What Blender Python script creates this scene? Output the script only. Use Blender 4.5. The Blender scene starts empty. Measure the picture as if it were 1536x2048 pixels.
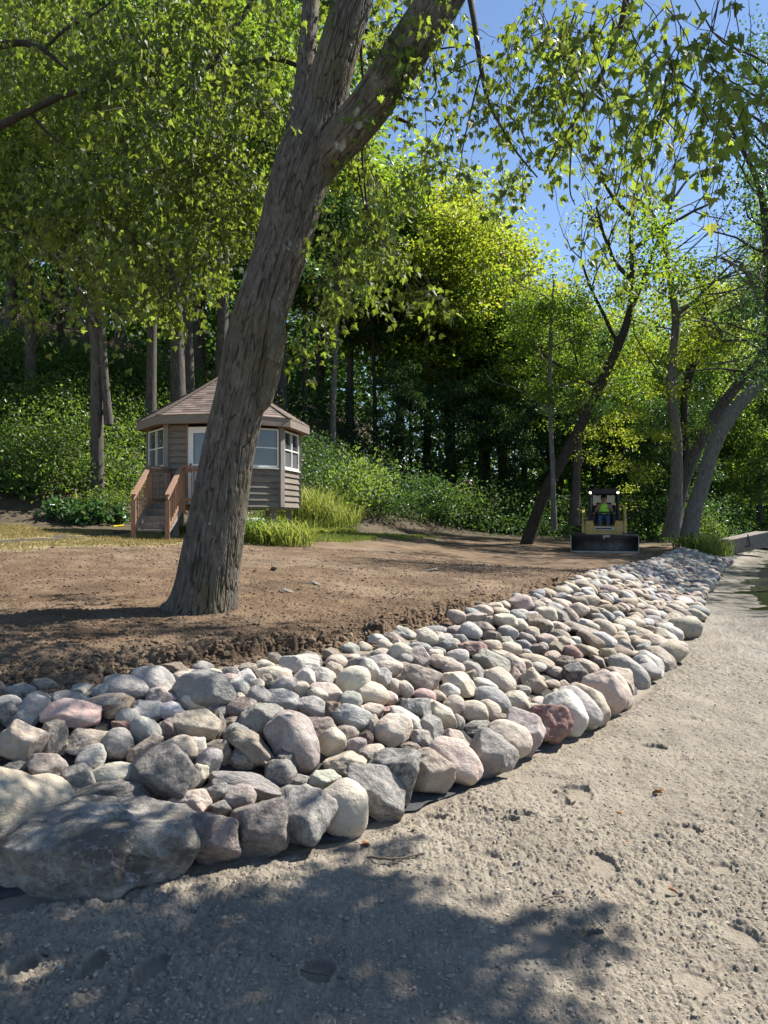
import bpy, math
import numpy as np
from mathutils import Vector, Matrix
R = math.radians
rng = np.random.default_rng(7)
scene = bpy.context.scene
col = scene.collection

# ---------------------------------------------------------------- camera, world, sun, exposure
F_PX, HOR, CZ = 1539.0, 1036.0, 1.5
cam_d = bpy.data.cameras.new("camera"); cam = bpy.data.objects.new("camera", cam_d); col.objects.link(cam)
cam_d.sensor_fit = 'VERTICAL'; cam_d.sensor_height = 34.6; cam_d.sensor_width = 25.95
cam_d.lens = 34.6 * F_PX / 2048.0
cam_d.clip_start = 0.05; cam_d.clip_end = 2000
PITCH = math.atan((HOR - 1024) / F_PX)
cam.location = (0, 0, CZ); cam.rotation_euler = (math.pi / 2 + PITCH, 0, 0)
scene.camera = cam

SUN_EL, SUN_AZ = R(49), R(28)          # azimuth measured from +x towards +y
SD = np.array([math.cos(SUN_EL) * math.cos(SUN_AZ), math.cos(SUN_EL) * math.sin(SUN_AZ), math.sin(SUN_EL)])
world = bpy.data.worlds.new("World"); scene.world = world; world.use_nodes = True
wn = world.node_tree.nodes; wl = world.node_tree.links
for n in list(wn): wn.remove(n)
sky = wn.new('ShaderNodeTexSky'); sky.sky_type = 'NISHITA'; sky.sun_disc = False
sky.sun_elevation = SUN_EL; sky.sun_rotation = math.pi / 2 - SUN_AZ
sky.altitude = 1200; sky.air_density = 1.0; sky.dust_density = 0.15; sky.ozone_density = 3.0
bgn = wn.new('ShaderNodeBackground'); bgn.inputs['Strength'].default_value = 0.082
wo = wn.new('ShaderNodeOutputWorld')
tn = wn.new('ShaderNodeMix'); tn.data_type = 'RGBA'; tn.blend_type = 'MULTIPLY'; tn.inputs[0].default_value = 1; tn.inputs[7].default_value = (1.08, 1.06, 1.04, 1)
wl.new(sky.outputs[0], tn.inputs[6]); wl.new(tn.outputs[2], bgn.inputs[0]); wl.new(bgn.outputs[0], wo.inputs[0])
sd_ = bpy.data.lights.new("sun", 'SUN'); sd_.energy = 5.0; sd_.angle = R(0.53); sd_.color = (1.0, 0.955, 0.88)
sun = bpy.data.objects.new("sun", sd_); col.objects.link(sun)
sun.rotation_euler = Vector(tuple(-SD)).to_track_quat('-Z', 'Y').to_euler()
scene.view_settings.view_transform = 'Standard'; scene.view_settings.look = 'None'
scene.view_settings.gamma = 1.0; scene.view_settings.exposure = 1.15
scene.render.resolution_x = 768; scene.render.resolution_y = 1024
scene.cycles.max_bounces = 8; scene.cycles.diffuse_bounces = 4; scene.cycles.transmission_bounces = 5
scene.cycles.caustics_reflective = False; scene.cycles.caustics_refractive = False

# ---------------------------------------------------------------- helpers
CF, SF = math.cos(PITCH), math.sin(PITCH)
def ray(px, py):
    a = (px - 768) / F_PX; b = -(py - 1024) / F_PX
    d = np.array([a, CF - b * SF, SF + b * CF]); return d / d[1]
def W(px, py, d):                      # a point seen at that pixel of the photograph, d metres deep
    r = ray(px, py); return np.array([r[0] * d, d, CZ + r[2] * d])

def _h(ix, iy, iz, seed):
    n = (ix.astype(np.int64) * 374761393 + iy.astype(np.int64) * 668265263 + iz.astype(np.int64) * 2147483647 + seed * 974634777) & 0x7fffffff
    n = ((n ^ (n >> 13)) * 1274126177) & 0x7fffffff
    n = ((n ^ (n >> 11)) * 1597334677) & 0x7fffffff
    return (n & 0xffff) / 65535.0 * 2 - 1
def noise2(x, y, seed=0):
    x = np.asarray(x, float); y = np.asarray(y, float)
    ix = np.floor(x); iy = np.floor(y); fx = x - ix; fy = y - iy
    u = fx * fx * (3 - 2 * fx); v = fy * fy * (3 - 2 * fy); z = np.zeros_like(ix)
    a = _h(ix, iy, z, seed); b = _h(ix + 1, iy, z, seed); c = _h(ix, iy + 1, z, seed); d = _h(ix + 1, iy + 1, z, seed)
    return (a * (1 - u) + b * u) * (1 - v) + (c * (1 - u) + d * u) * v
def noise3(x, y, z, seed=0):
    ix = np.floor(x); iy = np.floor(y); iz = np.floor(z); fx = x - ix; fy = y - iy; fz = z - iz
    u = fx * fx * (3 - 2 * fx); v = fy * fy * (3 - 2 * fy); w = fz * fz * (3 - 2 * fz)
    r = 0
    for k, wk in ((0, 1 - w), (1, w)):
        a = _h(ix, iy, iz + k, seed); b = _h(ix + 1, iy, iz + k, seed); c = _h(ix, iy + 1, iz + k, seed); d = _h(ix + 1, iy + 1, iz + k, seed)
        r = r + wk * ((a * (1 - u) + b * u) * (1 - v) + (c * (1 - u) + d * u) * v)
    return r
def fbm2(x, y, oct=4, seed=0, g=0.5):
    s = 0; a = 1
    for k in range(oct):
        s = s + a * noise2(x * 2 ** k + 17.3 * k, y * 2 ** k - 9.1 * k, seed + k); a *= g
    return s

def sdist(P, poly, close=None):
    """signed distance of points P (n,2) to a polyline; positive on the left of its direction"""
    P = np.asarray(P, float); poly = np.asarray(poly, float)
    best = np.full(len(P), 1e9); sg = np.ones(len(P))
    for a, b in zip(poly[:-1], poly[1:]):
        ab = b - a; t = np.clip(((P - a) @ ab) / (ab @ ab), 0, 1)
        q = a + t[:, None] * ab; dd = np.hypot(*(P - q).T)
        cr = ab[0] * (P[:, 1] - a[1]) - ab[1] * (P[:, 0] - a[0])
        m = dd < best - 1e-9
        best = np.where(m, dd, best); sg = np.where(m, np.sign(cr), sg)
    return best * sg

U_L = [(-40, -6), (-5, 3.3), (-2.9, 3.85), (-2.03, 4.07), (-1.6, 4.31), (-1.28, 4.73), (-.7, 5.15), (.04, 5.64), (.34, 6.38), (1.17, 7.74), (3.18, 11.3), (4.3, 14.06), (7.1, 19.8), (8.85, 23.6), (13, 32), (19, 44), (29, 80), (40, 160)]
F_L = [(-40, -8), (-4, 2.2), (-1.55, 2.91), (-1.13, 3.06), (-.8, 3.26), (-.42, 3.45), (-.2, 3.53), (.12, 3.89), (.54, 4.32), (.86, 4.77), (1.23, 5.14), (1.68, 5.71), (2.21, 6.52), (3.07, 8.13), (4.57, 11.3), (5.78, 14.07), (8.35, 19.4), (9.7, 22.2), (14.3, 30.5), (20.4, 42.5), (30.4, 79), (42, 160)]
W_L = [(4, -30), (4.1, 0), (4.4, 5), (4.9, 8), (5.8, 11.2), (6.9, 14.2), (8.1, 17.2), (9.6, 20), (11.2, 23.4), (15.6, 30.5), (21.5, 42), (31, 79), (43, 160)]
H_L = [(-80, 6), (-40, 14), (-12, 18), (-7, 20), (-4.5, 23), (-1, 25.5), (3, 31), (7, 38), (12, 48), (20, 62), (40, 100)]
def sm(t): t = np.clip(t, 0, 1); return t * t * (3 - 2 * t)
def H(x, y):
    x = np.atleast_1d(np.asarray(x, float)); y = np.atleast_1d(np.asarray(y, float)); P = np.stack([x, y], 1)
    sU = sdist(P, U_L); sF = sdist(P, F_L); sW = sdist(P, W_L); sH = sdist(P, H_L)
    beach = np.where(sW > 0, -.1 * (1 - sm(sW / 1.3)), -.1 + .1 * np.maximum(sW, -6))
    pad = .55 - .16 * sm((y - 11) / 9)
    band = beach + pad * sm(np.clip(sF / np.maximum(sF - sU, 1e-3), 0, 1) * .9 + .05 * (sF > 0))
    inland = pad + .063 * np.clip(sU - 3 * sm((y - 12) / 8) * sm((x + 1) / 4), 0, 40)
    hh = np.maximum(sH, 0); k = 1 - .55 * sm((x + 4) / 7)
    inland = inland + k * (.62 * (np.minimum(hh, 9) - 1.2 * (1 - np.exp(-hh / 1.2))) .clip(0) + .3 * np.clip(hh - 9, 0, 40))
    z = np.where(sU > 0, inland, np.where(sF > 0, np.minimum(band, pad), beach))
    return z
def H1(x, y): return float(H(x, y)[0])
def G(px, py, lift=0.0, far=60):
    r = ray(px, py); t = np.concatenate([np.arange(1.5, 12, .02), np.arange(12, far, .1)])
    z = CZ + r[2] * t; h = H(r[0] * t, t) + lift
    i = np.argmax(z < h); 
    if not (z < h).any(): i = len(t) - 1
    return np.array([r[0] * t[i], t[i], h[i]])

def add_obj(name, me, mat=None, parent=None):
    o = bpy.data.objects.new(name, me); col.objects.link(o)
    if mat is not None and len(me.materials) == 0: me.materials.append(mat)
    if parent is not None: o.parent = parent
    return o
def tag(o, label=None, cat=None, group=None, kind=None):
    if label: o['label'] = label
    if cat: o['category'] = cat
    if group: o['group'] = group
    if kind: o['kind'] = kind
    return o
def empty(name, loc, rz=0):
    o = bpy.data.objects.new(name, None); col.objects.link(o); o.location = tuple(float(v) for v in loc); o.rotation_euler = (0, 0, rz)
    o.empty_display_size = .2
    return o
def copy_tree(o, parent=None):
    c = o.copy(); col.objects.link(c); c.parent = parent
    for ch in list(o.children): copy_tree(ch, c)
    return c

class MB:
    """collects vertices and faces (any polygon size), builds one mesh"""
    def __init__(s): s.V = []; s.n = 0; s.L = []; s.T = []
    def add(s, V, Fc):
        V = np.asarray(V, float).reshape(-1, 3); Fc = np.asarray(Fc, np.int64)
        s.V.append(V); s.L.append((Fc + s.n).ravel()); s.T.append(np.full(len(Fc), Fc.shape[1], np.int64)); s.n += len(V)
        return s
    def box(s, c, h, rot=None):
        v = np.array([[i, j, k] for i in (-1, 1) for j in (-1, 1) for k in (-1, 1)], float) * np.array(h)
        if rot is not None: v = v @ np.array(rot).T
        s.add(v + np.array(c), [[0, 1, 3, 2], [4, 6, 7, 5], [0, 4, 5, 1], [2, 3, 7, 6], [0, 2, 6, 4], [1, 5, 7, 3]]); return s
    def bar(s, a, b, w, h, up=(0, 0, 1)):
        a = np.array(a, float); b = np.array(b, float); d = b - a; L = np.linalg.norm(d); d = d / L
        u = np.cross(np.array(up, float), d)
        if np.linalg.norm(u) < 1e-4: u = np.array([1., 0, 0])
        u /= np.linalg.norm(u); n = np.cross(d, u)
        s.box((a + b) / 2, (L / 2, w / 2, h / 2), np.stack([d, u, n], 1)); return s
    def tube(s, pts, rad, seg=8, cap=True):
        pts = np.asarray(pts, float); n = len(pts); rad = np.broadcast_to(np.asarray(rad, float), (n,))
        T = np.gradient(pts, axis=0); T /= np.linalg.norm(T, axis=1)[:, None] + 1e-12
        ref = np.array([0, 0, 1.]) if abs(T[0][2]) < .9 else np.array([1., 0, 0])
        u = np.cross(T[0], ref); u /= np.linalg.norm(u); Us = []
        for i in range(n):
            u = u - T[i] * (u @ T[i]); u /= np.linalg.norm(u); Us.append(u)
        Us = np.array(Us); Vs = np.cross(T, Us); a = np.linspace(0, 2 * np.pi, seg, endpoint=False)
        P = pts[:, None] + rad[:, None, None] * (np.cos(a)[None, :, None] * Us[:, None] + np.sin(a)[None, :, None] * Vs[:, None])
        i = np.arange(n - 1)[:, None] * seg; j = np.arange(seg)[None]; j2 = (j + 1) % seg
        Fc = np.stack([i + j, i + j2, i + seg + j2, i + seg + j], -1).reshape(-1, 4)
        s.add(P.reshape(-1, 3), Fc)
        if cap:
            for k in (0, n - 1):
                s.add(P[k], [list(range(seg))] if k else [list(range(seg))[::-1]])
        return s
    def prism(s, outline, y0, y1):        # outline in (x,z), extruded along y
        o = np.array(outline, float); n = len(o)
        a = np.stack([o[:, 0], np.full(n, y0), o[:, 1]], 1); b = a.copy(); b[:, 1] = y1
        s.add(np.vstack([a, b]), [[i, (i + 1) % n, n + (i + 1) % n, n + i] for i in range(n)])
        s.add(a, [list(range(n))[::-1]]); s.add(b, [list(range(n))]); return s
    def mesh(s, name, smooth=False):
        me = bpy.data.meshes.new(name); V = np.vstack(s.V).astype(np.float32); L = np.concatenate(s.L).astype(np.int32); T = np.concatenate(s.T).astype(np.int32)
        me.vertices.add(len(V)); me.vertices.foreach_set('co', V.ravel())
        me.loops.add(len(L)); me.loops.foreach_set('vertex_index', L)
        me.polygons.add(len(T)); me.polygons.foreach_set('loop_start', np.concatenate([[0], np.cumsum(T)[:-1]]).astype(np.int32)); me.polygons.foreach_set('loop_total', T)
        me.polygons.foreach_set('use_smooth', np.full(len(T), smooth)); me.update(calc_edges=True); me.validate()
        return me
    def build(s, name, mat, parent=None, smooth=False, bevel=0):
        o = add_obj(name, s.mesh(name, smooth), mat, parent)
        if bevel:
            m = o.modifiers.new('bevel', 'BEVEL'); m.width = bevel; m.segments = 2; m.limit_method = 'ANGLE'
        return o

# ---------------------------------------------------------------- materials
def newmat(name):
    m = bpy.data.materials.new(name); m.use_nodes = True; nt = m.node_tree
    for n in list(nt.nodes): nt.nodes.remove(n)
    out = nt.nodes.new('ShaderNodeOutputMaterial'); p = nt.nodes.new('ShaderNodeBsdfPrincipled')
    nt.links.new(p.outputs[0], out.inputs[0])
    return m, nt, p, out
class NT:
    def __init__(s, nt): s.nt = nt
    def n(s, t, **kw):
        x = s.nt.nodes.new(t)
        for k, v in kw.items(): setattr(x, k, v)
        return x
    def link(s, a, b): s.nt.links.new(a, b)
    def noise(s, vec, scale, detail=4, rough=.55, dist=0):
        x = s.n('ShaderNodeTexNoise'); x.inputs['Scale'].default_value = scale; x.inputs['Detail'].default_value = detail
        x.inputs['Roughness'].default_value = rough; x.inputs['Distortion'].default_value = dist
        if vec is not None: s.link(vec, x.inputs['Vector'])
        return x.outputs['Fac']
    def ramp(s, fac, stops):
        x = s.n('ShaderNodeValToRGB'); e = x.color_ramp.elements
        e[0].position = stops[0][0]; e[0].color = (*stops[0][1], 1); e[1].position = stops[-1][0]; e[1].color = (*stops[-1][1], 1)
        for p, c in stops[1:-1]:
            q = e.new(p); q.color = (*c, 1)
        s.link(fac, x.inputs[0]); return x.outputs[0]
    def rampf(s, fac, stops): return s.ramp(fac, [(p, (v, v, v)) for p, v in stops])
    def mix(s, fac, a, b, mode='MIX'):
        x = s.n('ShaderNodeMix', data_type='RGBA', blend_type=mode)
        for v, i in ((fac, 0), (a, 6), (b, 7)):
            if isinstance(v, (int, float)): x.inputs[i].default_value = v
            elif isinstance(v, tuple): x.inputs[i].default_value = (*v, 1)
            else: s.link(v, x.inputs[i])
        return x.outputs[2]
    def math(s, op, a, b=0.0):
        x = s.n('ShaderNodeMath', operation=op)
        for v, i in ((a, 0), (b, 1)):
            if isinstance(v, (int, float)): x.inputs[i].default_value = v
            else: s.link(v, x.inputs[i])
        return x.outputs[0]
    def bump(s, h, strength=.5, dist=.01, normal=None):
        x = s.n('ShaderNodeBump'); x.inputs['Strength'].default_value = strength; x.inputs['Distance'].default_value = dist
        s.link(h, x.inputs['Height'])
        if normal is not None: s.link(normal, x.inputs['Normal'])
        return x.outputs[0]
    def mapping(s, vec, scale=(1, 1, 1), loc=None):
        x = s.n('ShaderNodeMapping'); x.inputs['Scale'].default_value = scale; s.link(vec, x.inputs['Vector'])
        if loc is not None: s.link(loc, x.inputs['Location'])
        return x.outputs[0]

def simple(name, rgb, rough=.6, metal=0, var=.25, scale=8, bump=.2, bd=.004, spec=.4, stretch=(1, 1, 1)):
    m, nt, p, out = newmat(name); q = NT(nt); tc = q.n('ShaderNodeTexCoord'); v = q.mapping(tc.outputs['Object'], stretch)
    f = q.noise(v, scale, 6, .6); lo = tuple(c * (1 - var) for c in rgb); hi = tuple(min(1, c * (1 + var)) for c in rgb)
    c = q.ramp(f, [(.3, lo), (.7, hi)]); nt.links.new(c, p.inputs['Base Color'])
    p.inputs['Roughness'].default_value = rough; p.inputs['Metallic'].default_value = metal; p.inputs['Specular IOR Level'].default_value = spec
    if bump: nt.links.new(q.bump(q.noise(v, scale * 5, 5), bump, bd), p.inputs['Normal'])
    return m

def leaf_mat(name, top, trans, tfac=.5, rough=.45, var=.5, yellow=None):
    m, nt, p, out = newmat(name); q = NT(nt)
    g = q.n('ShaderNodeNewGeometry'); oi = q.n('ShaderNodeObjectInfo')
    r = q.math('FRACT', q.math('ADD', g.outputs['Random Per Island'], 0.0))
    dk = lambda c, k: tuple(min(1, x * k) for x in c)
    yl = yellow or (top[0] * 2.2, top[1] * 1.5, top[2])
    c1 = q.ramp(r, [(0, dk(top, 1 - var)), (.5, top), (.9, dk(top, 1 + var)), (1, yl)])
    c2 = q.ramp(r, [(0, dk(trans, 1 - var * .6)), (.5, trans), (.9, dk(trans, 1 + var * .5)), (1, dk(yl, 2.5))])
    nt.links.new(c1, p.inputs['Base Color']); p.inputs['Roughness'].default_value = rough; p.inputs['Specular IOR Level'].default_value = .45
    t = q.n('ShaderNodeBsdfTranslucent'); nt.links.new(c2, t.inputs[0])
    ms = q.n('ShaderNodeMixShader'); ms.inputs[0].default_value = tfac
    nt.links.new(p.outputs[0], ms.inputs[1]); nt.links.new(t.outputs[0], ms.inputs[2]); nt.links.new(ms.outputs[0], out.inputs[0])
    return m
M = {}
M['leaf_maple'] = leaf_mat('maple_leaf', (.052, .085, .022), (.28, .37, .035), .5, .5, .6, (.15, .16, .03))
M['leaf_forest'] = leaf_mat('forest_leaf', (.052, .098, .020), (.27, .41, .03), .55, .42, .55)
M['leaf_yellow'] = leaf_mat('yellowing_leaf', (.09, .13, .018), (.38, .46, .03), .6, .45, .35, (.20, .17, .03))
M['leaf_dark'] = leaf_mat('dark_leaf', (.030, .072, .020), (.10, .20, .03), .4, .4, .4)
M['leaf_pale'] = leaf_mat('pale_leaf', (.09, .15, .045), (.30, .42, .06), .45, .6, .4)
M['leaf_brush'] = leaf_mat('brush_leaf', (.058, .11, .024), (.22, .34, .035), .45, .4, .5)
M['leaf_hosta'] = leaf_mat('hosta_leaf', (.06, .14, .05), (.15, .28, .06), .3, .35, .3, (.2, .22, .05))
M['grass_tall'] = leaf_mat('tall_grass', (.15, .21, .04), (.42, .48, .08), .45, .5, .4, (.36, .30, .1))
M['grass_green'] = leaf_mat('green_grass', (.11, .17, .035), (.28, .36, .07), .45, .5, .4)
M['grass_dry'] = leaf_mat('dry_grass', (.26, .21, .08), (.40, .32, .10), .3, .6, .4, (.36, .26, .12))

def bark_mat(name, dark, light, moss=None, sc=9, lich=True):
    m, nt, p, out = newmat(name); q = NT(nt); tc = q.n('ShaderNodeTexCoord')
    v = q.mapping(tc.outputs['Object'], (1, 1, .22))
    a = q.noise(v, sc * 2, 8, .65, .6); c = q.ramp(a, [(.3, dark), (.52, tuple((x + y) / 2 for x, y in zip(dark, light))), (.72, light)])
    if moss:
        f = q.rampf(q.noise(tc.outputs['Object'], 1.3, 4), [(.45, 0), (.62, .75)]); c = q.mix(f, c, moss)
    if lich:
        f = q.rampf(q.noise(tc.outputs['Object'], 6.5, 3, .5), [(.70, 0), (.735, .7)]); c = q.mix(f, c, (.36, .38, .34))
    nt.links.new(c, p.inputs['Base Color']); p.inputs['Roughness'].default_value = .88; p.inputs['Specular IOR Level'].default_value = .25
    nt.links.new(q.bump(a, .9, .02), p.inputs['Normal'])
    return m
M['bark'] = bark_mat('forest_bark', (.035, .03, .024), (.15, .13, .11))
M['bark_pale'] = bark_mat('pale_bark', (.075, .067, .056), (.24, .215, .18))
M['bark_dark'] = bark_mat('dark_bark', (.02, .017, .013), (.08, .066, .05), lich=False)

def rock_mat(name, spk=.35, rough=.75):
    m, nt, p, out = newmat(name); q = NT(nt); tc = q.n('ShaderNodeTexCoord'); oi = q.n('ShaderNodeObjectInfo')
    cb = q.n('ShaderNodeCombineXYZ'); r = q.math('MULTIPLY', oi.outputs['Random'], 53.0)
    for i in range(3): nt.links.new(r, cb.inputs[i])
    v = q.mapping(tc.outputs['Object'], (1, 1, 1), cb.outputs[0])
    base = oi.outputs['Color']
    big = q.noise(v, 1.6, 5, .6, .4); c = q.mix(q.rampf(big, [(.35, .55), (.65, 0)]), base, q.mix(.55, base, (.09, .08, .075)))
    c = q.mix(q.rampf(q.noise(v, 2.3, 6, .7, 1.2), [(.52, 0), (.7, .5)]), c, q.mix(.5, base, (.55, .5, .42)))
    fine = q.noise(v, 26, 3, .7); c = q.mix(q.rampf(fine, [(.32, spk), (.45, 0)]), c, (.04, .04, .04))
    c = q.mix(q.rampf(fine, [(.58, 0), (.7, spk * 1.2)]), c, (.62, .6, .56))
    vn = q.noise(v, 1.9, 5, .6, 2.2); vein = q.math('ABSOLUTE', q.math('SUBTRACT', vn, .5))
    c = q.mix(q.rampf(vein, [(0, .4), (.009, 0)]), c, (.5, .48, .45))
    # dried mud and dust smears
    c = q.mix(q.rampf(q.noise(v, 3.4, 8, .75, .3), [(.44, 0), (.64, .6)]), c, (.47, .435, .38))
    nt.links.new(c, p.inputs['Base Color']); p.inputs['Roughness'].default_value = rough; p.inputs['Specular IOR Level'].default_value = .35
    h = q.math('ADD', q.noise(v, 5, 8, .62), q.math('MULTIPLY', q.noise(v, 34, 4, .7), .22))
    nt.links.new(q.bump(h, .55 if rough < .8 else .9, .035 if rough < .8 else .05), p.inputs['Normal'])
    return m
M['rock'] = rock_mat('field_stone', .32)
M['rock_rough'] = rock_mat('rough_stone', .25, .85)

def ground_mat():
    m, nt, p, out = newmat('ground_surface'); q = NT(nt); tc = q.n('ShaderNodeTexCoord'); v = tc.outputs['Object']
    def att(n): x = q.n('ShaderNodeAttribute'); x.attribute_name = n; return x.outputs['Fac']
    n1 = q.noise(v, 2.2, 7, .62); n2 = q.noise(v, 38, 6, .7); n3 = q.noise(v, 140, 3, .7)
    sand = q.ramp(n1, [(.3, (.205, .175, .135)), (.55, (.28, .24, .185)), (.75, (.36, .312, .245))])
    sand = q.mix(q.rampf(n2, [(.3, .5), (.52, 0)]), sand, (.17, .14, .10))
    sand = q.mix(q.rampf(n3, [(.6, 0), (.75, .4)]), sand, (.55, .5, .4))
    dirt = q.ramp(n1, [(.28, (.072, .045, .026)), (.5, (.130, .084, .049)), (.72, (.205, .138, .082))])
    dirt = q.mix(q.rampf(n2, [(.32, .6), (.5, 0)]), dirt, (.075, .046, .026))
    dirt = q.mix(q.rampf(q.noise(v, .55, 4), [(.5, 0), (.68, .45)]), dirt, (.25, .19, .13))
    lawn = q.ramp(q.noise(v, 1.1, 6, .65), [(.3, (.13, .14, .045)), (.45, (.27, .225, .10)), (.7, (.38, .31, .17))])
    lawn = q.mix(q.rampf(n2, [(.35, .5), (.55, 0)]), lawn, (.10, .09, .035))
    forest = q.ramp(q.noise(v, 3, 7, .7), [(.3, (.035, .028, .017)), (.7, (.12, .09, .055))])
    fabric = q.ramp(n2, [(.3, (.028, .028, .03)), (.7, (.075, .07, .062))])
    mulch = q.ramp(n2, [(.35, (.035, .028, .024)), (.7, (.10, .085, .075))])
    c = q.mix(att('m_dirt'), sand, dirt); lawn = q.mix(att('m_green'), lawn, q.ramp(n2, [(.3, (.08, .085, .03)), (.7, (.22, .20, .09))])); c = q.mix(att('m_lawn'), c, lawn); c = q.mix(att('m_mulch'), c, mulch)
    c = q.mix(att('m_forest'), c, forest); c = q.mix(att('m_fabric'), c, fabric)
    w = att('m_wet'); c = q.mix(q.math('MULTIPLY', w, .62), c, (.06, .052, .042))
    nt.links.new(c, p.inputs['Base Color'])
    p.inputs['Specular IOR Level'].default_value = .3
    nt.links.new(q.rampf(w, [(0, .95), (1, .42)]), p.inputs['Roughness'])
    h = q.math('ADD', q.noise(v, 60, 6, .7), q.math('MULTIPLY', q.noise(v, 210, 3, .6), .3))
    nt.links.new(q.bump(h, .9, .012), p.inputs['Normal'])
    return m
M['ground'] = ground_mat()
M['sand_clod'] = simple('dry_sand_clod', (.31, .265, .205), .95, 0, .25, 9, .5, .01)
M['dirt_clod'] = simple('brown_soil_clod', (.14, .095, .058), .95, 0, .35, 5, .5, .01)
M['fabric'] = simple('black_fabric', (.045, .045, .048), .85, 0, .3, 30, .4, .003)

# ---------------------------------------------------------------- ground
prints = [(1400, 1975, 78, 46, 1.4), (1100, 1890, 72, 60, 1.1), (1372, 1668, 42, 26, 1), (1335, 1785, 50, 34, 1.2), (1235, 1528, 36, 16, 1), (1150, 1590, 60, 22, -1.5), (1205, 1735, 50, 34, 1),
          (1410, 1600, 40, 14, 1), (1130, 1610, 30, 10, -2.2), (1020, 1640, 90, 9, -1.6), (1000, 1655, 60, 9, -1.4), (870, 1640, 44, 8, -1.2), (300, 1960, 46, 60, -.8), (190, 1950, 40, 50, -.7), (640, 1960, 60, 40, -.7),
          (40, 1960, 50, 50, -1.4), (1085, 1560, 70, 14, .8), (1450, 1740, 50, 22, .9), (980, 1725, 50, 22, .8), (1180, 1880, 30, 14, -2), (1300, 1500, 60, 12, -1.2), (1380, 1445, 50, 12, .8), (1480, 1880, 50, 40, .9)]
PR = []
for (px, py, w, h, dpt) in prints:
    a = G(px, py); b = G(px + w, py); c = G(px, py - h)
    PR.append((a[0], a[1], max(.04, abs(b[0] - a[0]) * .55), max(.03, abs(c[1] - a[1]) * .55), dpt * .011))
def micro(x, y, sU, sF):
    """fine relief of sand and soil, metres"""
    onbeach = sm(-sF / .15 + .3); ondirt = sm(sU / .25)
    b = fbm2(x * 1.7, y * 1.7, 3, 3) * .018
    lump = np.abs(noise2(x * 17, y * 17, 11)) + .6 * np.abs(noise2(x * 33 + 5, y * 33, 12)); cl = np.abs(noise2(x * 62, y * 62, 23)) + .5 * np.abs(noise2(x * 110, y * 110, 24))
    rough = .55 + .45 * sm(fbm2(x * .9, y * .9, 2, 31) + .5)
    s = b + (.016 * lump + .012 * cl) * rough + .012 * np.maximum(fbm2(x * 6, y * 6, 2, 29), 0)
    d = fbm2(x * 1.1 + 4, y * 1.1, 3, 41) * .022
    edge = np.exp(-(sU / .55) ** 2)
    dl = np.maximum(fbm2(x * 9, y * 9, 3, 51, .6), -.1) + .8 * np.abs(noise2(x * 26, y * 26, 52)) - .2
    d = d + (.012 + .035 * edge) * dl * (.35 + .65 * sm(fbm2(x * .7, y * .7, 2, 61) + .6) + edge) + .012 * cl
    # machine track ruts running roughly along the shore
    t = y * .96 - x * .25
    d = d + .008 * np.sin(t * 6.0 + 2 * fbm2(x * .5, y * .5, 2, 71)) * sm(sU - 1)
    pm = np.zeros_like(x)
    for (a, c, rx, ry, dp) in PR:
        e = ((x - a) / rx) ** 2 + ((y - c) / ry) ** 2 + .8 * noise2(x * 14, y * 14, 5) + .3 * noise2(x * 40, y * 40, 6)
        f = sm((1.25 - e) / .6) * .9; pm = np.maximum(pm, f)
        s = s * (1 - .85 * f) + f * (-abs(dp) * .8) ; s = s + .010 * np.exp(-((e - 1.35) / .3) ** 2) * (1 if dp < 0 else -.7)
    return s * onbeach + d * ondirt, pm

DIRT_EDGE = [G(px, py)[:2] for px, py in ((-700, 1150), (-300, 1122), (0, 1106), (250, 1094), (400, 1091), (560, 1087), (760, 1082), (900, 1077), (1000, 1072), (1090, 1063))]
DIRT_EDGE = [tuple(p) for p in DIRT_EDGE] + [(8, 32), (11, 31), (13, 33)]
MULCH = [tuple(G(px, py)[:2]) for px, py in ((-60, 1086), (0, 1084), (100, 1078), (190, 1072), (260, 1064), (330, 1060))]
def region_masks(x, y):
    P = np.stack([x, y], 1); wob = .35 * fbm2(x * 1.3, y * 1.3, 4, 81) * np.clip(y / 12, .25, 1.5)
    sU = sdist(P, U_L); sF = sdist(P, F_L); sW = sdist(P, W_L); sH = sdist(P, H_L); sL = sdist(P, DIRT_EDGE)
    m = {}
    m['m_dirt'] = sm((sU + .05 + wob * .25) / .12)
    m['m_lawn'] = sm((-1 * -sL + wob * 1.2) / .5) * (sU > .3)
    md = np.abs(sdist(P, MULCH)); m['m_mulch'] = sm((.34 - md + wob * .5) / .15) * .95
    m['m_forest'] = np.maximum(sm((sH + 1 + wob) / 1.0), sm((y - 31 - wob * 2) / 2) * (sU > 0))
    m['m_fabric'] = sm((sF - .07) / .05) * sm(-(sU + .03) / .06) * (y < 40)
    m['m_green'] = sm((x + 3.5 + wob * 2) / 2) * .85
    m['m_wet'] = sm((1.25 - sW - wob * 1.2) / 1.1) * (sF < 0.2) + .5 * sm((4.2 - sW) / 3.2) * (sF < .1)
    return m, sU, sF

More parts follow.
